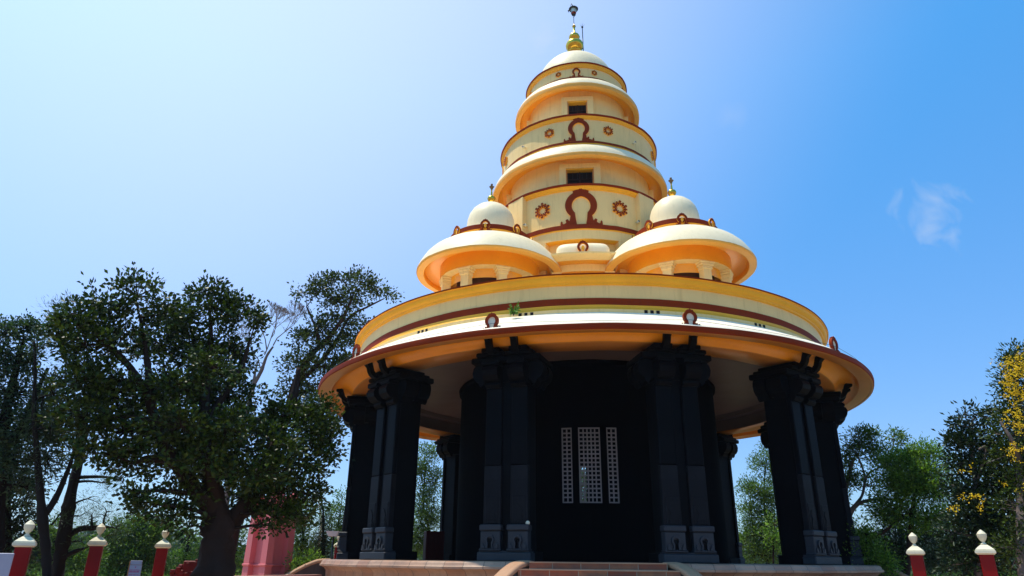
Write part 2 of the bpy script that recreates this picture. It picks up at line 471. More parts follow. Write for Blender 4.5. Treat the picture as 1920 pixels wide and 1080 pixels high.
rl = rail_mesh(-1).build("parapet", T, fix=True); rr = rail_mesh(1).build("parapet", T)
for k in (1, 2, 3):
    for o in (so, rl, rr):
        c = copy_obj(o, T); c.rotation_euler = (0, 0, k * PI / 2)

# piers ------------------------------------------------------------------
RP = 9.86
def omega(w, h, t, n=26, neck=.60, hole=None):
    """outer and inner outlines of a horseshoe arch of body width w, height h, standing on z=0"""
    out, inn = [], []
    hz = h * .60
    for k in range(n + 1):
        a = rad(-52 + (284) * k / n)         # from lower right round the top to lower left
        r = w / 2
        x, z = r * math.cos(a), hz + r * math.sin(a) * 1.02
        out.append((x, z)); inn.append(((r - t) * math.cos(a), hz + (r - t) * math.sin(a)))
    fx = w * .30
    out = [(fx + t * .8, 0), (fx + t * .35, h * .10)] + out + [(-fx - t * .35, h * .10), (-fx - t * .8, 0)]
    inn = [(fx - t * .35, 0), (fx - t * .4, h * .10)] + inn + [(-fx + t * .4, h * .10), (-fx + t * .35, 0)]
    return out, inn
def pier_parts():
    core = MB(); core.box(-.60, .60, .10, 1.02, .24, 5.15, GRANITE, .02)
    core.box(-.66, .66, .08, 1.06, 5.15, 5.72, GRANITE, .02)
    base = MB(); base.box(-.80, .80, -.13, .30, 0, .23, GRANITE_P, .025); base.box(-.78, .78, .28, 1.10, 0, .262, GRANITE, .01)
    base.box(-.76, .76, -.08, .30, .23, .27, GRANITE_P, .015)
    pil = MB(); 
    pil.box(-.265, .265, 0, .18, 2.62, 5.0, GRANITE, .03)
    pil.box(-.268, .268, -.004, .18, .96, 2.615, GRANITE_M, .02)
    pil.box(-.20, .20, -.022, 0.01, 1.0, 1.75, GRANITE_M, .02)                 # carved panel low on the shaft
    pil.box(-.12, .12, -.045, -.02, 1.0, 1.12, GRANITE_M, .02)
    pil.prism([(-.12, 1.12), (-.05, 1.28), (-.13, 1.42), (-.04, 1.55), (.05, 1.45), (.12, 1.3), (.07, 1.2), (.13, 1.12)], 'y', -.045, -.02, GRANITE_M)
    ped = MB()
    ped.box(-.30, .30, -.10, .2, .27, .80, GRANITE_P, .02)
    ped.box(-.33, .33, -.14, .2, .80, .97, GRANITE_P, .03)
    ped.box(-.33, .33, -.13, .2, .265, .33, GRANITE_P, .02)
    o_, i_ = omega(.27, .38, .055, 18)
    pts = [(x, z + .33) for x, z in o_] ; ins = [(x, z + .33) for x, z in i_]
    n = len(pts)
    V = [(x, -.155, z) for x, z in pts] + [(x, -.155, z) for x, z in ins] + [(x, -.10, z) for x, z in pts] + [(x, -.10, z) for x, z in ins]
    F = [(k, k + 1, n + k + 1, n + k) for k in range(n - 1)] + [(k, k + 1, 2 * n + k + 1, 2 * n + k) for k in range(n - 1)] + [(n + k, n + k + 1, 3 * n + k + 1, 3 * n + k) for k in range(n - 1)]
    ped.add(V, F, GRANITE_P)
    for sx in (-1, 1):
        ped.prism([(sx * .14, .33), (sx * .25, .33), (sx * .26, .42), (sx * .21, .47), (sx * .18, .41)], 'y', -.145, -.10, GRANITE_P)
    ped.box(-.065, .065, -.106, -.09, .335, .60, GRANITE, .02)
    cap = MB()
    cap.box(-1.13, 1.13, -.22, 1.16, 5.72, 5.90, GRANITE, .03)
    for sx in (-1, 1):
        cap.box(sx * .48 - .46, sx * .48 + .46, -.30, 1.10, 5.895, 6.03, GRANITE, .03)
        cap.box(sx * .45 - .30, sx * .45 + .30, -.34, 1.0, 6.025, 6.165, GRANITE, .02)
    for sx in (-1, 1):
        sc = [(.62, 5.72), (1.06, 5.72), (1.14, 5.62), (1.17, 5.48), (1.14, 5.32), (1.05, 5.20), (.97, 5.16), (.93, 5.06), (.86, 5.0), (.79, 5.10), (.72, 5.16), (.62, 5.12)]
        cap.prism([(sx * x, z) for x, z in sc], 'y', .02, .46, GRANITE)
        cap.prism([(sx * x, z) for x, z in sc], 'y', .62, 1.02, GRANITE)
        cap.prism([(sx * .62, 5.10), (sx * .80, 5.12), (sx * .95, 5.24), (sx * 1.02, 5.4), (sx * .98, 5.72), (sx * .62, 5.72)], 'y', .46, .62, GRANITE)
    con = MB()                                     # outward scroll bracket over each pilaster
    sc = [(.05, 4.95), (-.10, 4.93), (-.16, 5.02), (-.14, 5.10), (-.30, 5.14), (-.43, 5.27), (-.47, 5.42), (-.42, 5.54), (-.33, 5.60), (-.38, 5.74), (.05, 5.74)]
    con.prism(sc, 'x', -.25, .25, GRANITE)
    con.box(-.29, .29, -.40, .02, 5.60, 5.70, GRANITE, .02)
    strut = MB()
    sc = [(-.26, 5.93), (-.40, 5.95), (-.52, 6.03), (-.60, 6.15), (-.64, 6.28), (-.72, 6.36), (-.80, 6.40), (-.80, 6.50), (-.62, 6.52), (-.52, 6.46), (-.47, 6.32), (-.43, 6.20), (-.36, 6.12), (-.26, 6.10)]
    strut.prism(sc, 'x', -.10, .10, GRANITE)
    return core, base, pil, ped, cap, con, strut
core, base, pil, ped, cap, con, strut = pier_parts()
def place_pier(th, src=None):
    x, y = RP * math.sin(th), -RP * math.cos(th)
    if src is None:
        r = core.build("pier", T, (x, y, 0), th)
        kids = [base.build("base_block", r)]
        for s in (-1, 1):
            kids.append(pil.build("pilaster", r, (s * .415, 0, 0)) if s == -1 else link("pilaster", kids[1].data, r, (s * .415, 0, 0)))
            kids.append(ped.build("pedestal", r, (s * .415, 0, 0)) if s == -1 else link("pedestal", kids[2].data, r, (s * .415, 0, 0)))
            kids.append(con.build("scroll_bracket", r, (s * .415, 0, 0)) if s == -1 else link("scroll_bracket", kids[3].data, r, (s * .415, 0, 0)))
            kids.append(strut.build("strut", r, (s * .415, 0, 0)) if s == -1 else link("strut", kids[4].data, r, (s * .415, 0, 0)))
        kids.append(cap.build("capital", r))
        return r
    r = copy_obj(src, T); r.location = (x, y, 0); r.rotation_euler = (0, 0, th)
    for ch in list(src.children): copy_obj(ch, r)
    return r
p0 = None
for k in range(12):
    q = place_pier(rad(15 + 30 * k), p0)
    p0 = p0 or q

# inner cell with pierced screens on its four sides --------------------------------
RC = 5.44
wins = []      # (angle centre, half width m, z0, z1)
for k in range(4):
    for off, hw in ((-.80, .185), (0, .385), (.80, .185)):
        wins.append((k * PI / 2 + off / RC, hw / RC))
b = MB()
edges = sorted([a for c_, h in wins for a in (c_ - h, c_ + h)])
angs = list(edges)
full = [2 * PI * k / 96 for k in range(96)]
angs = sorted([a % (2 * PI) for a in edges] + [a for a in full if all(abs((a - e + PI) % (2 * PI) - PI) > .012 for e in edges)])
zs = [0.0, 1.88, 4.46, 6.98]
def inwin(a):
    return any(abs((a - c_ + PI) % (2 * PI) - PI) < h for c_, h in wins)
for i in range(len(angs)):
    a0, a1 = angs[i], angs[(i + 1) % len(angs)]
    if a1 < a0: a1 += 2 * PI
    am = (a0 + a1) / 2
    P = lambda r, a, z: (r * math.sin(a), -r * math.cos(a), z)
    for j in range(3):
        if j == 1 and inwin(am): 
            # reveal top and bottom
            b.add([P(RC, a0, zs[1]), P(RC, a1, zs[1]), P(RC - .3, a1, zs[1]), P(RC - .3, a0, zs[1])], [(0, 1, 2, 3)], GRANITE_CELL)
            b.add([P(RC, a0, zs[2]), P(RC, a1, zs[2]), P(RC - .3, a1, zs[2]), P(RC - .3, a0, zs[2])], [(0, 1, 2, 3)], GRANITE_CELL)
            continue
        for r in (RC, RC - .3):
            b.add([P(r, a0, zs[j]), P(r, a1, zs[j]), P(r, a1, zs[j + 1]), P(r, a0, zs[j + 1])], [(0, 1, 2, 3)], GRANITE_CELL, False)
for e in edges:
    P = lambda r, a, z: (r * math.sin(a), -r * math.cos(a), z)
    b.add([P(RC, e, zs[1]), P(RC - .3, e, zs[1]), P(RC - .3, e, zs[2]), P(RC, e, zs[2])], [(0, 1, 2, 3)], GRANITE_CELL)
b.build("inner_wall", T, fix=False)
b = MB()
b.revolve([(RC + .003, 6.70, GRANITE_CELL), (RC + .10, 6.74, GRANITE_CELL), (RC + .12, 6.84, GRANITE_CELL), (RC + .05, 6.90, GRANITE_CELL), (RC + .003, 6.93, GRANITE_CELL)], 96)
b.build("wall_moulding", T)
b = MB(); b.box(-.02, 2.6, -1.3, 1.2, 0, 4.9, GRANITE_CELL, .05); b.box(-.9, 0, -.9, .9, 0, 1.9, GRANITE_CELL, .05); b.box(-3.2, -.52, .2, 1.4, 0, 4.9, GRANITE_CELL, .05); b.build("added_light_block", T)  # added unseen dark blocks that cut the daylight showing through the pierced screens
def grille(cols, rows, hw, z0, z1):
    b = MB(); W = 2 * hw; H = z1 - z0
    fr = .055; fr = .045; n = cols; cw = (W - 2 * fr) / n; ch = (H - 2 * fr) / rows; bar = .046
    b.box(-hw, -hw + fr, -.04, .03, 0, H, GRILLE, .006); b.box(hw - fr, hw, -.04, .03, 0, H, GRILLE, .006)
    b.box(-hw + fr, hw - fr, -.04, .03, 0, fr, GRILLE, .006); b.box(-hw + fr, hw - fr, -.04, .03, H - fr, H, GRILLE, .006)
    for k in range(1, n):
        x = -hw + fr + cw * k; b.box(x - bar / 2, x + bar / 2, -.036, .026, fr, H - fr, GRILLE, .006)
    for k in range(1, rows):
        z = fr + ch * k; b.box(-hw + fr, hw - fr, -.031, .021, z - bar / 2, z + bar / 2, GRILLE, .006)
    return b
gs = {.185: grille(2, 17, .185, 1.88, 4.46), .385: grille(5, 17, .385, 1.88, 4.46)}
gm = {}
for c_, h in wins:
    hw = round(h * RC, 3)
    if hw not in gm: gm[hw] = gs[hw].build("grille", T); o = gm[hw]
    else: o = link("grille", gm[hw].data, T)
    r = RC - .06
    o.location = (r * math.sin(c_), -r * math.cos(c_), 1.88); o.rotation_euler = (0, 0, c_)

# main roof: eave, soffit, ring beam, ceiling ------------------------------------------
b = MB()
b.revolve([(10.02, 7.16, WHITE), (10.08, 7.10, WHITE), (10.6, 6.84, WHITE), (11.05, 6.58, WHITE), (11.30, 6.40, WHITE), (11.33, 6.36, MAROON), (11.38, 6.35, MAROON),
           (11.39, 6.30, MAROON), (11.37, 6.19, MAROON), (11.34, 6.17, BEAM)], 192)
b.build("eave", T)
b = MB()
b.revolve([(11.34, 6.17, BEAM), (11.28, 6.165, BEAM), (11.26, 6.19, BEAM), (11.0, 6.20, BEAM), (10.86, 6.23, SOFFIT), (10.80, 6.36, SOFFIT), (10.66, 6.47, SOFFIT), (10.46, 6.50, SOFFIT),
           (10.22, 6.44, SOFFIT), (10.08, 6.30, SOFFIT), (10.03, 6.22, BEAM), (9.99, 6.205, BEAM), (9.1, 6.205, BEAM), (9.04, 6.25, CEIL), (9.0, 6.60, CEIL), (8.9, 6.75, CEIL), (8.6, 6.78, CEIL), (8.5, 6.95, CEIL), (RC - .05, 6.95, CEIL)], 192)
b.build("soffit", T)
# drum over the roof
b = MB()
b.revolve([(10.02, 7.14, CREAM), (10.02, 7.27, OCHRE), (9.97, 7.33, OCHRE), (9.93, 7.36, OCHRE), (9.90, 7.455, MAROON), (9.90, 7.685, CREAM), (9.86, 7.70, CREAM), (9.86, 8.13, OCHRE),
           (9.93, 8.15, OCHRE), (9.94, 8.20, OCHRE), (9.98, 8.22, OCHRE), (10.05, 8.30, OCHRE), (10.06, 8.39, OCHRE), (10.12, 8.40, MAROON), (10.13, 8.45, MAROON), (10.05, 8.47, WHITE), (3.6, 8.60, WHITE)], 192, smooth_deg=35)
b.build("lower_drum", T)
b = MB()
for dx in (-.19, 0, .19): b.box(dx - .052, dx + .052, -.006, .02, 0, .10, VOID, .004)
v0 = b.build("vent", T)
for k in range(16):
    o = v0 if k == 0 else copy_obj(v0, T)
    th = rad(11.25 + 22.5 * k); o.location = (10.02 * math.sin(th), -10.02 * math.cos(th), 7.155); o.rotation_euler = (0, 0, th)

# reliefs wrapped on drums ---------------------------------------------------------------
def wrap(b, polys, R, z0, t, mat, side, ang=0, flip=False):
    """polys: list of (verts2d, faces) or strips; bends a relief of thickness t over radius R"""
    for V2, F in polys:
        n = len(V2)
        V = []
        for rr in (R + t, R - .01):
            for x, z in V2:
                a = x / R + ang; V.append((rr * math.sin(a), -rr * math.cos(a), z0 + z))
        b.add(V, F, mat)
        # sides: boundary edges
        cnt = {}
        for f in F:
            for i in range(len(f)):
                e = (f[i], f[(i + 1) % len(f)]); k = tuple(sorted(e)); cnt.setdefault(k, []).append(e)
        S = [(e[0][0], e[0][1], e[0][1] + n, e[0][0] + n) for e in cnt.values() if len(e) == 1]
        b.add(V, S, side)
def arch_polys(w, h, feet, detail=True):
    t = w * .20
    out, inn = [], []
    n = 30; hz = h * .56; r = w / 2; ri = w * .29
    for k in range(n + 1):
        a = rad(-48 + 276 * k / n)
        out.append((r * math.cos(a), hz + r * 1.0 * math.sin(a)))
        # pointed-oval opening
        inn.append((ri * math.cos(a) * (1 - .10 * max(0, math.sin(a)) ** 4), hz - h * .02 + ri * 1.12 * math.sin(a)))
    out = [(w * .44, 0), (w * .41, h * .07), (w * .36, h * .15)] + out + [(-w * .36, h * .15), (-w * .41, h * .07), (-w * .44, 0)]
    inn = [(w * .14, 0), (w * .15, h * .07), (w * .17, h * .15)] + inn + [(-w * .17, h * .15), (-w * .15, h * .07), (-w * .14, 0)]
    m = len(out)
    polys = [(out + inn, [(k, k + 1, m + k + 1, m + k) for k in range(m - 1)])]
    # crown leaf on top
    tz = hz + r
    cr = [(-w * .24, tz - h * .045), (-w * .25, tz + h * .005), (-w * .15, tz + h * .035), (-w * .06, tz + h * .045), (0, tz + h * .105), (w * .06, tz + h * .045), (w * .15, tz + h * .035), (w * .25, tz + h * .005), (w * .24, tz - h * .045), (0, tz - h * .03)]
    polys.append((cr, [tuple(range(len(cr)))]))
    # scroll feet
    for s in (-1, 1):
        fw = feet / 2
        ft = [(w * .36, 0), (fw, 0), (fw * 1.0, h * .05), (fw * .985, h * .11), (fw * .95, h * .14), (fw * .90, h * .115), (fw * .90, h * .07), (fw * .84, h * .05), (w * .47, h * .085), (w * .49, h * .16), (w * .43, h * .185), (w * .38, h * .13)]
        ft = [(s * x, z) for x, z in ft]
        polys.append((ft, [tuple(range(len(ft)))]))
    return polys
def wheel_polys(R):
    polys = []
    n = 48
    out = [(R * .70 * math.cos(2 * PI * k / n), R * .70 * math.sin(2 * PI * k / n)) for k in range(n)]
    inn = []
    for k in range(n):
        r = R * (.56 if k % 4 < 2 else .36); a = 2 * PI * (k + .5) / n
        inn.append((r * math.cos(a), r * math.sin(a)))
    polys.append((out + inn, [(k, (k + 1) % n, n + (k + 1) % n, n + k) for k in range(n)]))
    for j in range(12):
        a = 2 * PI * j / 12 + PI / 2; rr = R * (.155 if j % 2 == 0 else .115); d = R * (.86 if j % 2 == 0 else .80)
        c_ = (d * math.cos(a), d * math.sin(a))
        P = [(c_[0] + rr * math.cos(2 * PI * q / 8), c_[1] + rr * math.sin(2 * PI * q / 8)) for q in range(8)]
        polys.append((P, [tuple(range(8))]))
    return polys
def arch_part(name, w, h, feet, R, z0, th, parent=T, t=.07, mat=MAROON, side=OCHRE, fill=None, src=None):
    if src: o = copy_obj(src, parent)
    else:
        b = MB(); wrap(b, arch_polys(w, h, feet), R, z0, t, mat, side)
        if fill: 
            pl = [(w * .13 * math.cos(2 * PI * q / 16), h * .48 + w * .24 * math.sin(2 * PI * q / 16)) for q in range(16)]
            wrap(b, [(pl, [tuple(range(16))])], R, z0, t * .6, fill, fill)
        o = b.build(name, parent)
    o.rotation_euler = (0, 0, th); return o
def wheel_part(Rw, R, z, th, src=None, t=.07):
    if src: o = copy_obj(src, T)
    else:
        b = MB(); wrap(b, wheel_polys(Rw), R, z, t, MAROON, OCHRE); o = b.build("wheel_ornament", T)
    o.rotation_euler = (0, 0, th); return o

# central core behind kiosks -----------------------------------------------------------------
b = MB()
b.revolve([(3.60, 8.5, CREAM), (3.60, 12.7, CREAM)], 128)                       # inner face of the recess
b.revolve([(3.60, 12.60, OCHRE), (4.0, 12.60, CREAM), (4.0, 13.02, OCHRE), (4.03, 13.03, OCHRE), (4.03, 13.07, MAROON), (4.05, 13.08, MAROON), (4.05, 13.27, CREAM), (3.93, 13.28, CREAM),  # recess underside set to ochre, colouring in the warm bounce light
           (3.93, 14.96, OCHRE), (3.99, 14.98, OCHRE), (4.0, 15.03, OCHRE), (4.06, 15.06, OCHRE), (4.09, 15.12, MAROON), (4.15, 15.13, MAROON), (4.16, 15.20, MAROON), (4.1, 15.22, WHITE), (3.4, 15.3, WHITE)], 160, smooth_deg=35)
b.build("middle_drum", T)
hs = math.asin(1.55 / 4.0)
b = MB()
for a0, a1 in ((hs, PI / 2 - hs),):
    b.revolve([(3.6, 8.5, CREAM), (3.995, 8.5, CREAM), (3.995, 12.598, CREAM)], 24, a0, a1)
    for a in (a0, a1):
        P = lambda r, z: (r * math.sin(a), -r * math.cos(a), z)
        b.add([P(3.6, 8.5), P(3.995, 8.5), P(3.995, 12.598), P(3.6, 12.598)], [(0, 1, 2, 3)], CREAM)
f0 = b.build("corner_wall", T)
for k in (1, 2, 3): c = copy_obj(f0, T); c.rotation_euler = (0, 0, k * PI / 2)
b = MB(); b.box(-.50, .50, -4.13, -3.5, 13.28, 15.125, CREAM, .01)
f0 = b.build("buttress", T); f0.rotation_euler = (0, 0, PI / 4)
for k in (1, 2, 3): c = copy_obj(f0, T); c.rotation_euler = (0, 0, PI / 4 + k * PI / 2)

a0 = None
for k in range(4): o = arch_part("arch_ornament", 1.36, 1.72, 1.78, 3.93, 13.26, k * PI / 2, src=a0); a0 = a0 or o
w0 = None
for k in range(4):
    for s in (-1, 1): o = wheel_part(.385, 3.93, 14.20, k * PI / 2 + s * rad(25), src=w0); w0 = w0 or o

# porch between the kiosks -------------------------------------------------------------------------
def arcslab(b, r0, r1, z0, z1, hw, mat_f, mat_top, mat_bot, segs=16, taper=0):
    a = math.asin(hw / r1); a_ = a
    b.revolve([(r0, z0, mat_bot), (r1, z0, mat_f), (r1, z1, mat_top), (r0, z1, mat_top)], segs, -a, a, smooth_deg=30)
    for s in (-1, 1):
        P = lambda r, z: (r * math.sin(s * a), -r * math.cos(s * a), z)
        b.add([P(r0, z0), P(r1, z0), P(r1, z1), P(r0, z1)], [(0, 1, 2, 3)], mat_f)
def porch():
    b = MB()
    # lip with a bevelled underside
    A = math.asin(1.45 / 5.3)
    prof = [(4.2, 11.30, SOFFIT), (4.9, 11.28, SOFFIT), (4.95, 11.20, CREAM), (5.26, 11.32, CREAM), (5.30, 11.36, CREAM), (5.30, 11.42, CREAM), (5.0, 11.50, CREAM), (3.65, 11.52, CREAM)]
    b.revolve(prof, 20, -A, A, smooth_deg=30)
    for s in (-1, 1):
        b.add([(r * math.sin(s * A), -r * math.cos(s * A), z) for r, z, _ in prof], [tuple(range(len(prof)))], CREAM)
    b2 = MB()
    # rounded cushion
    hw, r0, r1, z0, zt = 1.20, 3.62, 4.95, 11.50, 12.15
    NA, NR = 28, 10
    V, F = [], []
    for i in range(NA + 1):
        u = -1 + 2 * i / NA
        fu = (1 - abs(u) ** 9) ** (1 / 3.2)
        for j in range(NR + 1):
            w = j / NR                       # 0 bottom front .. 1 top back
            a = w * PI / 2
            fr = math.cos(a) ** .45 if w < 1 else 0
            r = r0 + (r1 - r0) * (fr * (.55 + .45 * fu) if w < 1 else 0)
            z = z0 + (zt - z0) * (math.sin(a) ** .55) * fu
            an = u * hw / 4.95
            V.append((r * math.sin(an), -r * math.cos(an), z))
    F = [(i * (NR + 1) + j, (i + 1) * (NR + 1) + j, (i + 1) * (NR + 1) + j + 1, i * (NR + 1) + j + 1) for i in range(NA) for j in range(NR)]
    b2.add(V, F, DOMEP, True)
    b3 = MB()
    arcslab(b3, 3.7, 4.35, 10.98, 11.29, 1.30, CREAM, CREAM, SOFFIT)
    for s in (-1, 1):
        b3.box(s * 1.08 - .20, s * 1.08 + .20, -4.30, -3.85, 8.5, 10.985, CREAM, .01)
        b3.prism([(s * 1.30, 11.29), (s * 1.42, 11.29), (s * 1.30, 11.0)], 'y', -4.9, -4.0, CREAM)
    b3.box(-.88, .88, -3.72, -3.66, 8.5, 10.98, SOFFIT, .01)
    return b, b2, b3
pa, pb, pc = porch()
pr = pc.build("porch", T); x1 = pa.build("canopy", pr); x2 = pb.build("rounded_roof", pr)
x3 = arch_part("arch_ornament", .46, .58, .62, 5.0, 11.42, 0, pr, .07, fill=OCHRE)
for k in (1, 2, 3):
    q = copy_obj(pr, T); q.rotation_euler = (0, 0, k * PI / 2)
    for ch in (x1, x2, x3): copy_obj(ch, q)

# corner kiosks --------------------------------------------------------------------------------------
RK = 5.5
def kiosk():
    roof = MB()
    bell = [(1.60, 12.62, CREAM), (1.72, 12.62, MAROON), (1.74, 12.60, MAROON), (1.74, 12.40, OCHRE), (1.70, 12.38, OCHRE), (1.70, 12.33, OCHRE), (1.64, 12.31, DOMEP), (1.64, 12.22, DOMEP)]
    roll = [(1.66, 12.20), (1.95, 12.16), (2.25, 12.05), (2.52, 11.86), (2.74, 11.62), (2.90, 11.36), (3.0, 11.16), (3.03, 11.08)]
    roof.revolve(bell + [(r, z, DOMEP) for r, z in roll] + [(3.04, 11.06, LIP), (3.03, 11.0, LIP), (3.0, 10.97, LIP), (2.74, 10.96, SOFFIT), (2.70, 11.0, SOFFIT), (2.68, 11.14, SOFFIT), (2.5, 11.30, SOFFIT), (2.2, 11.34, SOFFIT), (2.02, 11.28, SOFFIT)], 96, smooth_deg=40)
    dome = MB()
    dome.revolve([(1.55, 12.61, DOMEP), (1.55, 12.66, DOMEP), (1.30, 12.72, DOMEP), (1.14, 12.74, DOMEP), (1.14, 12.80, DOMEP), (1.04, 12.82, DOMEP), (1.03, 12.95, DOMEP), (1.035, 13.15, DOMEP), (1.03, 13.40, DOMEP), (1.0, 13.62, DOMEP), (.93, 13.85, DOMEP),
                  (.80, 14.07, DOMEP), (.62, 14.24, DOMEP), (.42, 14.36, DOMEP), (.2, 14.43, DOMEP), (0.001, 14.45, DOMEP)], 72, smooth_deg=40)
    fin = MB()
    fin.revolve([(.11, 14.42, GOLD), (.09, 14.50, GOLD), (.07, 14.52, GOLD), (.12, 14.58, GOLD), (.17, 14.66, GOLD), (.185, 14.73, GOLD), (.16, 14.80, GOLD), (.09, 14.85, GOLD), (.045, 14.89, GOLD), (.035, 15.05, GOLD), (.02, 15.12, GOLD)], 28)
    fin.tube([(0, 0, 15.1), (0, 0, 15.2)], [.03, .04], GOLD, 10)
    fin.revolve([(.03, 15.16, BRONZE), (.07, 15.26, BRONZE), (.115, 15.32, BRONZE), (.05, 15.345, BRONZE), (.035, 15.38, BRONZE), (.055, 15.42, BRONZE), (.045, 15.46, BRONZE), (.001, 15.48, BRONZE)], 14)
    wall = MB()
    wall.revolve([(2.06, 11.36, SOFFIT), (2.06, 10.68, CREAM), (1.70, 10.66, SOFFIT), (1.66, 10.3, WOOD)], 72)
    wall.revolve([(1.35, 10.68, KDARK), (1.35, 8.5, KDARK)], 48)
    wall.revolve([(2.06, 10.681, SOFFIT), (1.3, 10.681, SOFFIT)], 48)
    pill = MB()
    pill.box(-.17, .17, -.17, .17, 8.5, 10.40, CREAM, .015)
    pill.box(-.21, .21, -.21, .21, 10.36, 10.50, CREAM, .02)
    pill.box(-.26, .26, -.23, .23, 10.495, 10.60, CREAM, .02)
    pill.box(-.31, .31, -.25, .25, 10.595, 10.682, CREAM, .02)
    return roof, dome, fin, wall, pill
kr, kd, kf, kw, kp = kiosk()
ks = []
for k in range(4):
    th = PI / 4 + k * PI / 2 - PI / 2
    loc = (RK * math.sin(th), -RK * math.cos(th), 0)
    if k == 0:
        r = kw.build("kiosk", T, loc)
        kids = [kr.build("bell_roof", r), kd.build("dome", r), kf.build("finial", r)]
        p = None
        for j in range(8):
            a = rad(22.5 + 45 * j) 
            o = kp.build("pillar", r) if p is None else link("pillar", p.data, r)
            p = p or o; o.location = (1.82 * math.sin(a), -1.82 * math.cos(a), 0); o.rotation_euler = (0, 0, a); kids.append(o)
        a_ = None
        for j in range(8):
            o = arch_part("arch_ornament", .40, .50, .50, 1.74, 12.28, j * PI / 4, r, .06, fill=OCHRE, src=a_); a_ = a_ or o; kids.append(o)
        k0, kk = r, kids
    else:
        r = copy_obj(k0, T); r.location = loc
        for ch in kk: copy_obj(ch, r)

# upper tiers ------------------------------------------------------------------------------------------
def window_wall(R, z0, z1, wz0, wz1, fz, hw, n=96):
    """round wall with four framed openings on the axes"""
    b = MB()
    h = hw / R
    ang = []
    for k in range(4): ang += [k * PI / 2 - h, k * PI / 2 + h]
    A = sorted([a % (2 * PI) for a in ang] + [a for a in (2 * PI * k / n for k in range(n)) if all(abs((a - e + PI) % (2 * PI) - PI) > h * .12 for e in ang)])
    P = lambda r, a, z: (r * math.sin(a), -r * math.cos(a), z)
    base = {}
    for i in range(len(A)):
        a0, a1 = A[i], A[(i + 1) % len(A)]
        if a1 < a0: a1 += 2 * PI
        am = (a0 + a1) / 2
        inside = any(abs((am - k * PI / 2 + PI) % (2 * PI) - PI) < h for k in range(4))
        for za, zb in ((z0, wz0), (wz0, wz1), (wz1, z1)):
            if inside and za == wz0: continue
            b.add([P(R, a0, za), P(R, a1, za), P(R, a1, zb), P(R, a0, zb)], [(0, 1, 2, 3)], CREAM, False)
    return b
def window(R, wz0, wz1, fz, hw, fw):
    f = MB()
    t = .09
    # frame: two jambs and a head, proud of the wall, flat fronted
    y = -math.sqrt(R * R - (hw + fw) ** 2) ; yf = -R - .10
    f.box(-hw - fw, -hw, yf, y + .12, wz0 - .25, wz1 + .0, CREAM, .01)
    f.box(hw, hw + fw, yf, y + .12, wz0 - .25, wz1 + .0, CREAM, .01)
    f.box(-hw - fw, hw + fw, yf - .003, y + .12, wz1, fz, CREAM, .01)
    f.box(-hw, hw, yf + .06, y + .6, wz1 - .06, wz1 - .002, OCHRE, .01)
    f.box(-hw, -hw + .06, yf + .07, y + .55, wz0, wz1 - .06, BEAM, .01)
    f.box(hw - .06, hw, yf + .07, y + .55, wz0, wz1 - .06, BEAM, .01)
    s = MB()
    yy = yf + .30
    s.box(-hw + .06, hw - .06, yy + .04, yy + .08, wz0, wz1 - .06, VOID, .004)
    s.box(-hw + .06, hw - .06, yy, yy + .04, wz0, wz0 + .10, WOOD, .01)
    s.box(-hw + .06, hw - .06, yy, yy + .04, wz0 + .30, wz0 + .345, WOOD, .01)
    s.box(-.03, .03, yy - .004, yy + .04, wz0 + .1, wz1 - .06, WOOD, .008)
    for k in range(6):
        x = -hw + .1 + (2 * hw - .2) * k / 5
        s.box(x - .012, x + .012, yy + .005, yy + .03, wz0 + .345, wz1 - .07, IRON, .003)
    return f, s
def add_windows(R, wz0, wz1, fz, hw, fw):
    f, s = window(R, wz0, wz1, fz, hw, fw)
    w = f.build("window", T); sh = s.build("shutter", w)
    for k in (1, 2, 3):
        q = copy_obj(w, T); q.rotation_euler = (0, 0, k * PI / 2); copy_obj(sh, q)
# second tier
window_wall(3.42, 15.25, 16.9, 15.62, 16.37, 16.62, .62).build("window_wall", T, fix=True)
add_windows(3.42, 15.62, 16.37, 16.60, .62, .30)
b = MB()
b.revolve([(3.3, 16.86, SOFFIT), (3.55, 16.86, SOFFIT), (3.75, 16.84, SOFFIT), (3.90, 16.76, SOFFIT), (3.98, 16.62, SOFFIT), (4.02, 16.54, LIP), (4.22, 16.52, LIP), (4.28, 16.56, LIP), (4.30, 16.66, LIP), (4.28, 16.72, DOMEP),
           (4.26, 16.80, DOMEP), (4.20, 16.98, DOMEP), (4.09, 17.15, DOMEP), (3.96, 17.28, DOMEP), (3.86, 17.36, DOMEP), (3.78, 17.41, DOMEP)], 160, smooth_deg=42)
b.build("eave", T)
b = MB()
b.revolve([(3.78, 17.40, OCHRE), (3.82, 17.43, OCHRE), (3.82, 17.46, MAROON), (3.83, 17.47, MAROON), (3.83, 17.575, CREAM), (3.77, 17.58, CREAM), (3.77, 18.74, OCHRE), (3.82, 18.755, OCHRE), (3.83, 18.80, OCHRE), (3.87, 18.82, OCHRE),
           (3.89, 18.885, MAROON), (3.93, 18.89, MAROON), (3.94, 18.96, MAROON), (3.88, 18.98, WHITE), (2.4, 19.05, WHITE)], 160, smooth_deg=35)
b.build("upper_drum", T)
a0 = None
for k in range(4): o = arch_part("arch_ornament", .95, 1.22, 1.36, 3.77, 17.57, k * PI / 2, src=a0); a0 = a0 or o
w0 = None
for k in range(4):
    for s in (-1, 1): o = wheel_part(.25, 3.77, 18.22, k * PI / 2 + s * rad(20.6), src=w0); w0 = w0 or o
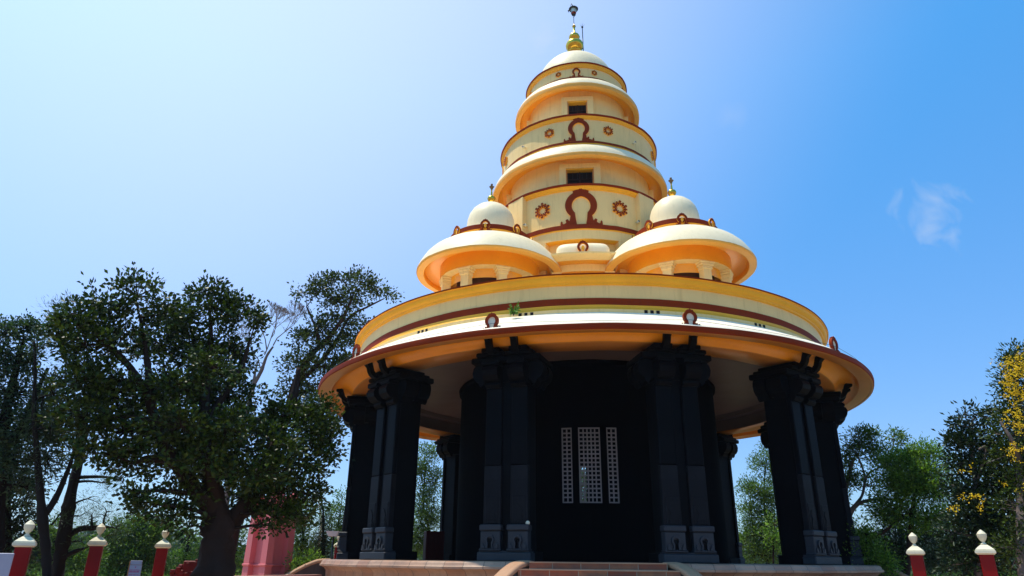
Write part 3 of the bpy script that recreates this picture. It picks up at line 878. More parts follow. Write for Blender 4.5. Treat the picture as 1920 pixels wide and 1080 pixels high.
# third tier
window_wall(2.46, 19.0, 21.4, 20.0, 20.74, 20.98, .48).build("window_wall", T)
add_windows(2.46, 20.0, 20.74, 20.96, .48, .29)
b = MB()
b.revolve([(2.40, 21.36, SOFFIT), (2.62, 21.36, SOFFIT), (2.80, 21.34, SOFFIT), (2.90, 21.26, SOFFIT), (2.93, 21.16, SOFFIT), (2.96, 21.08, LIP), (3.15, 21.06, LIP), (3.20, 21.10, LIP), (3.21, 21.20, LIP), (3.20, 21.30, DOMEP),
           (3.17, 21.38, DOMEP), (3.10, 21.53, DOMEP), (3.0, 21.68, DOMEP), (2.84, 21.85, DOMEP), (2.66, 21.96, DOMEP), (2.5, 22.01, DOMEP)], 144, smooth_deg=42)
b.build("eave", T)
b = MB()
b.revolve([(2.50, 22.0, OCHRE), (2.54, 22.03, OCHRE), (2.54, 22.05, MAROON), (2.545, 22.06, MAROON), (2.545, 22.17, CREAM), (2.50, 22.175, CREAM), (2.50, 22.72, OCHRE), (2.55, 22.73, OCHRE), (2.56, 22.79, OCHRE), (2.60, 22.81, OCHRE),
           (2.62, 22.90, MAROON), (2.66, 22.905, MAROON), (2.67, 22.96, MAROON), (2.6, 22.98, WHITE), (2.15, 23.02, WHITE)], 144, smooth_deg=35)
b.build("top_drum", T)
a0 = None
for k in range(4): o = arch_part("arch_ornament", .40, .54, .66, 2.50, 22.16, k * PI / 2, src=a0, t=.05); a0 = a0 or o
w0 = None
for k in range(4):
    for s in (-1, 1): o = wheel_part(.155, 2.50, 22.47, k * PI / 2 + s * rad(20.6), src=w0, t=.05); w0 = w0 or o
# crowning dome, finial, lamp, rod
b = MB()
b.revolve([(2.08, 22.98, DOMEP), (2.08, 23.28, DOMEP)] + arc(0, 23.28, 2.06, 2.02, 3, 90, 22, DOMEP), 96)
b.v = [(x, y, z) for x, y, z in b.v]
b.build("dome", T)
b = MB()
b.revolve([(.42, 25.18, GOLD), (.36, 25.40, GOLD), (.20, 25.5, GOLD), (.26, 25.62, GOLD), (.40, 25.72, GOLD), (.42, 25.80, GOLD), (.36, 25.88, GOLD), (.20, 25.92, GOLD), (.34, 26.0, GOLD), (.47, 26.16, GOLD), (.49, 26.30, GOLD), (.44, 26.44, GOLD), (.30, 26.56, GOLD), (.15, 26.62, GOLD), (.16, 26.68, GOLD), (.27, 26.78, GOLD),
           (.305, 26.88, GOLD), (.26, 27.0, GOLD), (.14, 27.10, GOLD), (.07, 27.18, GOLD), (.055, 27.58, GOLD), (.10, 27.62, GOLD), (.10, 27.66, GOLD), (.05, 27.68, GOLD), (.03, 27.80, GOLD), (.001, 27.84, GOLD)], 36, smooth_deg=50)
b.build("finial", T)
b = MB()
b.tube([(0, 0, 27.78), (0, 0, 28.35)], [.016, .016], IRON, 8)
b.tube([(-.02, 0, 28.30), (.05, 0, 28.38), (.07, 0, 28.5)], [.02, .02, .02], IRON, 6)
b.revolve([(.03, 28.42, IRON), (.11, 28.48, MAROON), (.15, 28.60, GLASS), (.17, 28.84, IRON), (.24, 28.82, IRON), (.27, 28.88, IRON), (.20, 28.96, IRON), (.08, 29.0, IRON), (.001, 29.02, IRON)], 20)
for k in range(4):
    a = k * PI / 2 + .6
    b.tube([(.12 * math.cos(a), .12 * math.sin(a), 28.48), (.175 * math.cos(a), .175 * math.sin(a), 28.86)], [.014, .014], IRON, 5)
b.tube([(-.18, 0, 28.9), (-.30, 0, 28.78), (-.26, 0, 28.68)], [.02, .035, .02], IRON, 6)
b.tube([(.0, 0, 28.98), (-.06, 0, 29.15), (-.10, 0, 29.30), (-.15, 0, 29.16), (-.13, 0, 28.95)], [.03, .03, .035, .012, .012], IRON, 6)
b.build("lantern", T)
b = MB()
b.tube([(.48, .1, 25.1), (.46, .1, 27.62)], [.028, .022], IRON, 8)
b.revolve([(.001, 27.58, IRON), (.055, 27.62, IRON), (.055, 27.68, IRON), (.001, 27.72, IRON)], 12, c=(.46, .1))
for k in range(5):
    a = 2 * PI * k / 5
    b.tube([(.46, .1, 27.66), (.46 + .13 * math.cos(a), .1 + .13 * math.sin(a), 27.84)], [.008, .004], IRON, 4)
b.tube([(.46, .1, 27.66), (.46, .1, 27.88)], [.008, .004], IRON, 4)
b.build("lightning_rod", T)
# small spot lamps on the drums
def spot(R, z, th):
    o = None
    b = MB()
    b.tube([(0, .02, 0), (0, -.10, .02), (0, -.12, -.02)], [.02, .02, .02], CAPW, 6)
    b.tube([(0, -.08, -.05), (0, -.20, -.0)], [.05, .06], CAPW, 10)
    b.tube([(0, -.195, -.002), (0, -.21, .004)], [.045, .045], IRON, 10)
    return b
sp = spot(0, 0, 0).build("spot_lamp", T)
lst = [(3.77, 17.95, 41), (3.77, 17.95, -41)] + [(3.93, 13.72, 37.0), (3.93, 13.72, -37.0)]
for k, (R, z, dg) in enumerate(lst):
    o = sp if k == 0 else copy_obj(sp, T)
    th = rad(dg); o.location = (R * math.sin(th), -R * math.cos(th), z); o.rotation_euler = (0, 0, th)
# rim ornaments over the piers
a0 = None
for k in range(12):
    if a0 is None:
        b = MB(); wrap(b, arch_polys(.42, .46, .56), 11.17, 6.40, .09, MAROON, MAROON)
        wrap(b, [([(.17 * math.cos(2 * PI * q / 16), .25 + .20 * math.sin(2 * PI * q / 16)) for q in range(16)], [tuple(range(16))])], 11.14, 6.40, .08, WHITE, WHITE)
        o = a0 = b.build("rim_ornament", T)
    else: o = copy_obj(a0, T)
    o.rotation_euler = (0, 0, rad(15 + 30 * k))
# thin cable looping along the eave between the ornaments
b = MB()
for k in range(12):
    pts = []
    for q in range(9):
        th = rad(15 + 30 * k + 30 * q / 8); sag = -.10 * (1 - (2 * q / 8 - 1) ** 2)
        pts.append((11.27 * math.sin(th), -11.27 * math.cos(th), 6.56 + sag))
    b.tube(pts, [.006] * 9, IRON, 4)
b.build("cable", T)

# ------------------------------------------------------------------ small things on the temple
def seen_ray_hit_z(x, y, z):
    v = ray(x, y); return np.array(v * (z / v.z))
LEAF_SPROUT = leaf_mat("sprout_leaf", (.07, .16, .02), (.16, .30, .04))
def leaves_np(P, D, L, W, rg, droop=.0, fold=.25, upbias=.5):
    """diamond leaves folded along the midrib: positions P, directions D"""
    n = len(P)
    D = D / (np.linalg.norm(D, axis=1, keepdims=True) + 1e-9)
    up = rg.normal(size=(n, 3)) * .75 + np.array([0, 0, upbias])
    S = np.cross(D, up); S /= (np.linalg.norm(S, axis=1, keepdims=True) + 1e-9)
    Nn = np.cross(S, D)
    L = (L * rg.uniform(.65, 1.25, n))[:, None]; W_ = (W * rg.uniform(.7, 1.2, n))[:, None]
    a = P; tip = P + D * L - np.array([0, 0, 1]) * droop * L
    mid = P + D * L * .5
    l = mid + S * W_ * .5 + Nn * W_ * fold; r = mid - S * W_ * .5 + Nn * W_ * fold
    V = np.stack([a, l, tip, r], 1).reshape(-1, 3)
    b = np.arange(n)[:, None] * 4
    F = np.concatenate([b + [0, 1, 2], b + [0, 2, 3]], 1).reshape(-1, 3)
    return V, F
def np_mesh(name, V, F, mat, parent=None):
    me = bpy.data.meshes.new(name)
    me.vertices.add(len(V)); me.vertices.foreach_set("co", V.astype(np.float32).ravel())
    me.loops.add(F.size); me.loops.foreach_set("vertex_index", F.astype(np.int32).ravel())
    me.polygons.add(len(F)); me.polygons.foreach_set("loop_start", (np.arange(len(F)) * F.shape[1]).astype(np.int32))
    me.update(calc_edges=True); me.materials.append(mat)
    return link(name, me, parent)
def sprout(name, loc, size, n, label, cat, mat=LEAF_SPROUT, seed=3):
    rg = np.random.default_rng(seed)
    root = empty(name, tuple(loc)); tag(root, label, cat)
    b = MB(); P, D = [], []
    for k in range(7):
        a = 2 * PI * k / 7 + rg.uniform(-.3, .3); l = size * rg.uniform(.6, 1)
        e = np.array([math.cos(a) * l * .55, math.sin(a) * l * .55, l])
        b.tube([(0, 0, 0), tuple(e * .5 + [0, 0, l * .1]), tuple(e)], [.008, .006, .003], IRON, 4)
        for q in range(n // 7):
            t = rg.uniform(.25, 1); P.append(e * t + rg.normal(size=3) * size * .06); D.append(rg.normal(size=3) + np.array([math.cos(a), math.sin(a), .3]))
    b.build("stem", root)
    V, F = leaves_np(np.array(P), np.array(D), size * .30, size * .15, rg)
    np_mesh("foliage", V, F, mat, root)
    return root
h = seen_ray_hit_z(963, 592, 7.08)
sprout("rooftop_weed", h, .36, 160, "small bright green weed sprouting from the roof ledge above the left front piers", "weed")
# white globe lamp on the ledge of the front left pier
h = at(989.5, 985.5, 20.35)
b = MB()
gl = empty("globe_lamp", tuple(h + np.array([0, 0, -.06]))); tag(gl, "small white globe lamp on the pedestal ledge of the front pier left of the steps", "lamp")
b.revolve([(.001, 0, CAPW), (.04, 0, CAPW), (.045, .03, CAPW), (.03, .05, CAPW), (.03, .08, CAPW)], 14); b.build("lamp_base", gl)
b = MB(); b.revolve([(.03, .07, CAPW)] + [( .062 * math.cos(rad(a)), .13 + .062 * math.sin(rad(a)), CAPW) for a in range(-60, 91, 15)], 18); b.build("globe", gl)

# ------------------------------------------------------------------ gate posts and low boundary wall
def post_mesh(w=.29, top=.18):
    s = MB(); s.box(-w / 2, w / 2, -w / 2, w / 2, GROUND - .05, top, RED, .012)
    c = MB(); e = w / 2
    def sq(r0, z0, r1, z1):
        V = [(x * r0, y * r0, z0) for x, y in ((-1, -1), (1, -1), (1, 1), (-1, 1))] + [(x * r1, y * r1, z1) for x, y in ((-1, -1), (1, -1), (1, 1), (-1, 1))]
        c.add(V, [(0, 1, 5, 4), (1, 2, 6, 5), (2, 3, 7, 6), (3, 0, 4, 7), (3, 2, 1, 0), (4, 5, 6, 7)], CAPW)
    sq(e + .02, top, e + .055, top + .03); sq(e + .06, top + .031, e + .06, top + .085); sq(e + .045, top + .086, e + .04, top + .115); sq(e + .035, top + .116, e * .82, top + .175); sq(e * .80, top + .176, e * .45, top + .215)
    u = MB()
    u.revolve([(.06, top + .226, CAPW), (.055, top + .24, CAPW), (.03, top + .26, CAPW), (.028, top + .275, CAPW), (.065, top + .32, CAPW), (.095, top + .38, CAPW), (.103, top + .455, CAPW), (.09, top + .46, CAPW),
               (.07, top + .49, CAPW), (.04, top + .52, CAPW), (.015, top + .54, CAPW), (.001, top + .55, CAPW)], 20, smooth_deg=50)
    return s, c, u
ps = None
POSTS = [(45, 1026, 18.6, 28, "red gate post with cream cap and urn, farthest left, beside the pale panel"),
         (182, 1024, 21.2, 24, "red gate post with cream cap and urn standing before the two slanting trunks"),
         (305, 1028, 23.6, 20, "red gate post with cream cap and urn between the notice board and the big trunk"),
         (1718, 1041, 21.4, -32, "red gate post with cream cap and urn, the right lawn post nearer the temple"),
         (1849, 1040, 20.2, -34, "red gate post with cream cap and urn, farthest right below the yellow flowers"),
         (634, 1026, 36, 20, "distant red post with cream cap and urn peeping out behind the temple's left pier")]
PW = []
for k, (x, y, d, rz, lab) in enumerate(POSTS):
    h = at(x, y, d); top = h[2]
    if ps is None:
        ps = post_mesh()
        r = empty("gate_post"); ch = [ps[0].build("shaft", r), ps[1].build("cap", r), ps[2].build("urn", r)]
        r0 = r
    else:
        r = copy_obj(r0)
        for c in ch: copy_obj(c, r)
    r.location = (h[0], h[1], top - .18); r.rotation_euler = (0, 0, rad(rz)); PW.append(h)
    tag(r, lab, "gate post", "red posts with cream caps and urns")
# low pink-coped wall running between the left posts
b = MB(); bc = MB()
pts = [at(-260, 1060, 15.6), PW[0], PW[1], PW[2], at(455, 1060, 26.2), at(600, 1060, 29.0)]
for a, c in zip(pts[:-1], pts[1:]):
    a = np.array([a[0], a[1]]); c = np.array([c[0], c[1]]); d = (c - a) / np.linalg.norm(c - a); nn = np.array([-d[1], d[0]])
    for m, w, z0, z1, mat in ((b, .09, GROUND - .05, -.62, PINKW), (bc, .14, -.62, -.54, PINKW)):
        q = [a + nn * w, a - nn * w, c - nn * w, c + nn * w]
        m.add([(p[0], p[1], z0) for p in q] + [(p[0], p[1], z1) for p in q], [(0, 1, 2, 3), (4, 5, 6, 7), (0, 1, 5, 4), (1, 2, 6, 5), (2, 3, 7, 6), (3, 0, 4, 7)], mat)
bw = b.build("boundary_wall"); bc.build("coping", bw)
tag(bw, "low wall with a faded pink coping running along the lawn on the left", "wall")

# pale panel at the far left edge
h = at(4, 1037, 16.5)
pn = MB(); e = h[2]
pn.box(-.8, .05, -.02, .02, -1.5, 0, CAPW, .01)
pr_ = pn.build("pale_panel"); pr_.location = (h[0] + .17, h[1], h[2]); pr_.rotation_euler = (0, 0, rad(16))
tag(pr_, "plain pale board standing at the left edge beside the first red post", "board")
MATB = paint("pale_board", (.42, .38, .44), .5, .05, .1)
pr_.data.materials[0] = MATB

# notice board
nb = empty("notice_board", tuple(at(257, 1051, 20.4)), rad(13)); tag(nb, "small grey white notice board with pink writing on a tan post by the low wall", "sign")
NBM = paint("notice_face", (.36, .38, .48), .5, .04, .1); NPK = paint("notice_ink_pink", (.42, .10, .22), .6, .05, .0)
NTAN = paint("notice_edge", (.45, .22, .10), .6, .1, .2)
b = MB(); b.box(-.135, .135, -.02, .02, -.62, -.105, NBM, .004); b.box(-.135, .125, -.02, .02, -.095, 0, NBM, .004); b.build("panel", nb)
b = MB(); b.box(-.155, -.137, -.03, .05, GROUND - nb.location.z - .05, -.02, NTAN, .004); b.box(-.1, .1, .03, .06, GROUND - nb.location.z - .05, -.05, NTAN, .004); b.build("post", nb)
for z, segs in ((-.215, ((-.125, .11),)), (-.245, ((-.125, -.06), (-.05, .03), (.04, .105))), (-.262, ((-.12, .10),)), (-.325, ((-.12, -.04), (-.02, .045), (.055, .10))), (-.395, ((-.12, -.06), (-.04, .03))), (-.45, ((-.12, .0), (.02, .1)))):
    b = MB()
    for x0, x1 in segs:
        x = x0
        while x < x1 - .008:
            w = random.uniform(.010, .022); b.box(x, min(x + w, x1), -.0235, -.0195, z - .011, z + random.uniform(.004, .012), NPK, .001); x += w + .005
    b.build("writing_line", nb)
b = MB(); b.box(-.012, .012, -.0235, -.0195, -.165, -.135, NPK, .002); b.build("emblem", nb)

# pink stepped monument behind the big tree
h = at(499, 1079, 30.5)
pm = empty("pink_monument", (h[0], h[1], GROUND), rad(-32)); tag(pm, "pink painted tower with tall tapering buttresses, half hidden by the big tree", "monument")
b = MB()
def frustum(m, x0, x1, y0, y1, z0, z1, tp, mat):
    cx, cy = (x0 + x1) / 2, (y0 + y1) / 2
    V = [(x0, y0, z0), (x1, y0, z0), (x1, y1, z0), (x0, y1, z0)]
    V += [(cx + (x - cx) * tp, cy + (y - cy) * tp, z1) for x, y, z in V]
    m.add(V, [(0, 1, 5, 4), (1, 2, 6, 5), (2, 3, 7, 6), (3, 0, 4, 7), (3, 2, 1, 0), (4, 5, 6, 7)], mat)
frustum(b, -.44, .44, -.44, .44, 0, 3.6, .80, PINK); b.build("shaft", pm)
for sx in (-1, 1):
    for sy in (-1, 1):
        b = MB(); frustum(b, sx * .48 - .18, sx * .48 + .18, sy * .48 - .18, sy * .48 + .18, 0, 3.9, .72, PINK)
        b.box(sx * .475 - .21, sx * .475 + .21, sy * .475 - .21, sy * .475 + .21, 1.38, 1.46, PINK, .02)
        b.box(sx * .47 - .16, sx * .47 + .16, sy * .47 - .16, sy * .47 + .16, 3.88, 3.98, PINK, .02)
        frustum(b, sx * .47 - .14, sx * .47 + .14, sy * .47 - .14, sy * .47 + .14, 3.98, 4.25, .3, PINK); b.build("buttress", pm)
b = MB(); b.box(-.47, .47, -.47, .47, 1.37, 1.45, PINK, .02); b.build("moulding", pm)
b = MB(); frustum(b, -.40, .40, -.40, .40, 3.6, 4.2, .5, PINK); b.box(-.21, .21, -.21, .21, 4.2, 4.35, PINK, .03); frustum(b, -.15, .15, -.15, .15, 4.35, 4.75, .25, PINK); b.build("pinnacle", pm)

# curved street lamp and flat white canopy behind the temple
h = at(604, 968, 40)
sl = empty("street_lamp", (h[0], h[1], GROUND)); tag(sl, "thin curved street lamp pole rising out of the trees left of the temple", "street lamp")
b = MB(); z = h[2] - GROUND
b.tube([(0, 0, 0), (0, 0, z - .8), (-.05, 0, z), (-.25, 0, z + .7), (-.6, 0, z + 1.15)], [.09, .07, .06, .05, .05], CAPW, 10); b.build("pole", sl)
b = MB(); b.box(-1.0, -.5, -.1, .1, z + 1.1, z + 1.2, CAPW, .03); b.build("lamp_head", sl)
h = at(626, 1001, 31)
sh = empty("shelter", (h[0], h[1], GROUND)); tag(sh, "little white flat roofed shelter seen between the trees and the left pier", "shelter")
b = MB(); z = h[2] - GROUND
V = [(-.27, -.3, z + .10), (.27, -.3, z + .10), (.27, .4, z + .10), (-.27, .4, z + .10), (-.17, -.2, z - .10), (.17, -.2, z - .10), (.17, .3, z - .10), (-.17, .3, z - .10)]
SW = paint("shelter_white", (.8, .82, .9), .5, .03, .1)
b.add(V, [(0, 1, 2, 3), (7, 6, 5, 4), (0, 4, 5, 1), (1, 5, 6, 2), (2, 6, 7, 3), (3, 7, 4, 0)], SW); b.build("roof", sh)
b = MB(); b.tube([(0, 0, 0), (0, 0, z - .10)], [.04, .04], IRON, 8); b.build("post", sh)
# dark red timber cabinet on the far side of the platform
h = at(812, 1046, 33.0)
ct = empty("timber_cabinet", (h[0], h[1], 0), rad(20)); tag(ct, "tall dark red timber cabinet standing on the platform behind the left piers", "cabinet")
CRD = paint("dark_red_timber", (.10, .012, .010), .5, .25, .3, (.03, .01, .01))
b = MB(); b.box(-.42, .42, -.25, .25, 0.0, 1.22, CRD, .015); b.build("body", ct)
for s in (-1, 1):
    b = MB(); b.box(min(s * .02, s * .40), max(s * .02, s * .40), -.275, -.25, .05, 1.17, CRD, .01); b.build("door", ct)
# broken red masonry heap by the big trunk
h = at(352, 1078, 24.4)
RB = paint("red_painted_masonry", (.15, .008, .005), .6, .25, .5, (.10, .05, .03))
b = MB()
for x0, x1, z1 in ((-.40, -.28, .25), (-.28, -.14, .52), (-.14, .42, .62)):
    b.box(x0 + .003, x1, -.15, .2, GROUND - h[2], z1 - .22, RB, .03)
for k in range(26):
    x = random.uniform(-.42, .40); z = random.uniform(-.05, .40 if x > -.14 else .2); s_ = random.uniform(.03, .07)
    b.box(x - s_, x + s_, -.15 - s_ * .7, -.10, z - s_, z + s_, RB, .012)
o = b.build("masonry_heap"); o.location = h; tag(o, "rough red masonry stump standing just left of the big tree trunk", "masonry")

# ------------------------------------------------------------------ trees
BARK = paint("grey_brown_bark", (.034, .018, .012), .85, .35, .4, (.03, .02, .015), 1.0)
BARK_D = paint("dark_bark", (.016, .011, .009), .85, .35, .4, (.015, .01, .008), 1.0)
BARK_P = paint("pale_bark", (.17, .13, .11), .75, .25, .3, (.07, .05, .04), .8)
L_BIG = leaf_mat("broad_dark_leaf", (.006, .016, .002), (.075, .115, .010), .42, .18, .28)
L_FAR = leaf_mat("dull_bluish_leaf", (.016, .038, .018), (.075, .125, .055), .5, .28, .35)
L_OLIVE = leaf_mat("fine_olive_leaf", (.030, .068, .014), (.16, .25, .05), .5, .42, .3)
L_FRESH = leaf_mat("fresh_green_leaf", (.045, .105, .014), (.25, .39, .055), .45, .45, .35)
L_BUSH = leaf_mat("dark_bush_leaf", (.006, .016, .006), (.030, .058, .016), .5, .15, .3)
L_YEL = leaf_mat("yellow_blossom", (.60, .34, .01), (.90, .62, .03), .6, .3, .2)

def bez(a, b, bend, n, rg):
    a = np.array(a, float); b = np.array(b, float); m = (a + b) / 2 + bend
    t = np.linspace(0, 1, n)[:, None]
    P = (1 - t) ** 2 * a + 2 * t * (1 - t) * m + t ** 2 * b
    return P
def tree(name, label, cat, dist, limbs, blobs, leaf, lmat, bark, per=26, dens=1.0, clump=.22, seed=1, depth=1.0, group=None, twigs=True, extra=None, upb=.55, droop=0, outward=.6, lw=1.0, crown_name="crown"):
    """limbs: list of pixel polylines [(x, y, width_px, depth offset m), ...]; blobs: (x, y, rx, ry[, depth offset]) in photo pixels"""
    rg = np.random.default_rng(seed)
    base = at(limbs[0][0][0], limbs[0][0][1], dist)
    root = empty(name, (base[0], base[1], GROUND)); tag(root, label, cat, group)
    org = np.array([base[0], base[1], GROUND])
    tb = MB(); nodes = []
    def W(x, y, off=0): return at(x, y, dist + off)
    pxm = lambda y: dist / 1380.0 * (1.0 if y > 900 else 1.02)
    for li, lm in enumerate(limbs):
        P = np.array([W(x, y, o) for x, y, w, o in lm]); R = np.array([w * pxm(y) / 2 * lw for x, y, w, o in lm])
        # smooth by subdividing with Catmull-Rom
        Q, RR = [], []
        for k in range(len(P) - 1):
            p0, p1, p2, p3 = P[max(k - 1, 0)], P[k], P[k + 1], P[min(k + 2, len(P) - 1)]
            for t in np.linspace(0, 1, 7)[:-1]:
                Q.append(.5 * ((2 * p1) + (-p0 + p2) * t + (2 * p0 - 5 * p1 + 4 * p2 - p3) * t * t + (-p0 + 3 * p1 - 3 * p2 + p3) * t ** 3)); RR.append((R[k] * (1 - t) + R[k + 1] * t) * (1 + .07 * rg.normal()))
        Q.append(P[-1]); RR.append(R[-1])
        if li == 0: Q.insert(0, np.array([Q[0][0], Q[0][1], GROUND - .2])); RR.insert(0, RR[0] * 1.15)
        tb.tube([tuple(q - org) for q in Q], RR, bark, 18 if lm[0][2] > 18 else 8)
        nodes += [(q, r) for q, r in zip(Q, RR)][1:]
    NP = np.array([q for q, r in nodes]); NR = np.array([r for q, r in nodes])
    Pl, Dl = [], []
    s_m = dist / 1380.0
    for bl in blobs:
        x, y, rx, ry = bl[:4]; off = bl[4] if len(bl) > 4 else 0
        c = W(x, y, off); rxm, rym = rx * s_m, ry * s_m * .97; rz_ = (rxm + rym) / 2 * depth
        # a limb into the blob
        score = np.linalg.norm(NP - c, axis=1) + np.where(NP[:, 2] > c[2] + rym * .3, 1.5, 0) - NR * 2
        j = int(np.argmin(score)); s0 = NP[j]
        Lb = np.linalg.norm(c - s0); r0 = min(NR[j] * .6, .02 + Lb * .022 + rxm * .02)
        B = bez(s0, c, np.array([rg.normal() * .12 * Lb, rg.normal() * .12 * Lb, .12 * Lb]), 7, rg)
        tb.tube([tuple(q - org) for q in B], list(np.linspace(r0, max(.012, r0 * .45), 7)), bark, 6)
        loc_nodes = B[3:]
        nodes_r = r0 * .5
        n = max(5, int(dens * 48 * rxm * rym * (1 if rz_ > .3 else .7) / (clump / .22) ** 2))
        u = rg.normal(size=(n, 3)); u /= np.linalg.norm(u, axis=1, keepdims=True)
        rr = rg.uniform(.08, 1, n) ** .46
        f = rg.uniform(.72, 1.32, n)
        # lateral axis perpendicular to the sight line
        vd = np.array([c[0], c[1], 0]); vd /= np.linalg.norm(vd); lat = np.array([vd[1], -vd[0], 0])
        cc = c + (lat[None] * (u[:, :1] * rxm) + vd[None] * (u[:, 1:2] * rz_) + np.array([0, 0, 1.])[None] * (u[:, 2:] * rym)) * (rr * f)[:, None]
        for q in cc:
            o = q - c; on = o / (np.linalg.norm(o) + 1e-6)
            if twigs:
                jn = loc_nodes[int(np.argmin(np.linalg.norm(loc_nodes - q, axis=1)))]
                TB = bez(jn, q, rg.normal(size=3) * .10 * np.linalg.norm(q - jn) + [0, 0, .05], 4, rg)
                tb.tube([tuple(p - org) for p in TB], [min(.02, nodes_r), .012, .009, .005], bark, 3, cap=False)
            m = max(3, int(per * rg.uniform(.55, 1.35)))
            P_ = q + rg.normal(size=(m, 3)) * np.array([1, 1, .8]) * clump * .55
            D_ = (P_ - q) / clump + on * outward + np.array([0, 0, .25]) + rg.normal(size=(m, 3)) * .5
            Pl.append(P_); Dl.append(D_)
    tr = tb.build("trunk", root, fix=False)
    if Pl:
        P_ = np.concatenate(Pl) - org; D_ = np.concatenate(Dl)
        V, F = leaves_np(P_, D_, leaf[0], leaf[1], rg, droop, upbias=upb)
        np_mesh(crown_name, V, F, lmat, root); None
    if extra: extra(root, org, rg, W)
    return root

# 1. the big dark broad-leaved tree on the left
tree("broadleaf_tree", "big dark broadleaf tree with thick forked trunk in front of the pink monument", "tree", 19.5,
     [[(402, 1079, 96, 0), (404, 1030, 74, 0), (408, 985, 72, 0), (404, 940, 46, 0), (392, 880, 36, -.3), (384, 800, 28, -.3), (386, 720, 20, 0), (395, 640, 12, .2), (392, 570, 7, .2)],
      [(408, 1000, 60, 0), (440, 968, 44, .2), (474, 930, 38, .3), (505, 870, 30, .4), (530, 800, 24, .3), (552, 740, 18, .2), (560, 690, 10, .2)],
      [(402, 960, 50, 0), (372, 925, 34, -.3), (335, 880, 26, -.5), (300, 820, 24, -.6), (282, 742, 22, -.6), (278, 700, 16, -.6), (272, 650, 10, -.5), (262, 590, 6, -.5)],
      [(284, 752, 20, -.6), (255, 705, 14, -.8), (225, 668, 13, -.9), (185, 632, 9, -1.), (160, 610, 6, -1.)],
      [(385, 790, 22, -.2), (420, 740, 15, 0), (452, 690, 11, 0), (468, 640, 7, 0)],
      [(330, 872, 20, -.5), (290, 862, 12, -.8), (250, 868, 9, -1.)]],
     [(150, 590, 46, 34, -1), (118, 612, 26, 22, -1), (205, 572, 44, 30, -.9), (258, 556, 40, 34, -.7), (300, 590, 40, 34, -.5), (340, 600, 34, 36, 0), (385, 548, 34, 30, .2), (412, 580, 44, 38, .2), (455, 590, 40, 34, .2), (480, 600, 22, 20, .2),
      (160, 650, 55, 34, -1), (225, 630, 50, 38, -.6), (300, 650, 55, 40, .4), (370, 650, 60, 50, .6), (440, 660, 46, 46, .5), (160, 715, 55, 40, -.8), (215, 740, 64, 46, -.6), (300, 740, 50, 42, .8), (360, 730, 55, 50, .9), (430, 745, 50, 46, .7),
      (165, 785, 50, 40, -.8), (235, 810, 64, 44, -.5), (310, 810, 62, 46, .2), (385, 810, 60, 50, .9), (455, 810, 60, 50, .6), (520, 790, 50, 46, .2), (575, 805, 46, 48, 0), (618, 830, 32, 40, 0), (600, 770, 40, 36, .3),
      (180, 850, 40, 24, -.8), (250, 868, 50, 26, -.8), (335, 870, 56, 36, .2), (420, 880, 64, 42, .8), (500, 870, 64, 44, .3), (570, 870, 50, 44, 0), (250, 925, 26, 14, -1), (285, 945, 40, 22, -.8), (335, 925, 44, 26, -.3), (330, 965, 34, 22, -.4), (360, 985, 26, 16, -.3),
      (320, 720, 50, 30, -1.3), (400, 690, 50, 34, -1.2), (340, 800, 56, 34, -1.4), (430, 800, 60, 34, -1.3), (510, 830, 50, 34, -1.0), (380, 860, 50, 22, -1.3), (480, 890, 56, 30, -1.1),
      (450, 935, 46, 30, .6), (520, 925, 50, 34, 0), (575, 925, 38, 30, 0), (520, 965, 46, 24, -.2), (565, 965, 28, 22, 0), (500, 985, 22, 12, -.2)],
     (.128, .080), L_BIG, BARK, per=27, dens=1.75, seed=11, clump=.20, lw=.72)
# 2. its neighbour against the temple roof
tree("broadleaf_tree", "tall broadleaf tree whose flat topped crown touches the temple roof edge", "tree", 33.0,
     [[(425, 1075, 24, 0), (446, 960, 22, 0), (500, 860, 20, 0), (538, 780, 18, 0), (556, 715, 20, 0), (580, 670, 14, 0), (610, 640, 11, 0), (640, 600, 9, 0), (660, 560, 6, 0)],
      [(556, 715, 16, 0), (590, 690, 10, .3), (630, 640, 9, .3), (655, 595, 7, .3), (690, 575, 5, .2), (720, 560, 3, 0)],
      [(600, 650, 9, 0), (590, 610, 6, -.2), (575, 575, 4, -.2)]],
     [(600, 535, 38, 22), (570, 548, 22, 14), (640, 525, 34, 20), (676, 530, 32, 24), (705, 540, 26, 20), (730, 550, 14, 9), (655, 560, 40, 20), (620, 560, 30, 18), (640, 600, 36, 20), (600, 612, 34, 24), (572, 640, 34, 26), (620, 640, 44, 28), (665, 630, 36, 26), (700, 612, 20, 14),
      (560, 680, 40, 28), (610, 690, 50, 30), (650, 680, 36, 30), (540, 720, 30, 20), (590, 740, 44, 26), (630, 740, 36, 30), (610, 790, 40, 30), (560, 770, 34, 22), (640, 690, 26, 24)],
     (.165, .098), L_BIG, BARK, per=30, dens=1.45, seed=12, clump=.27, lw=.8)
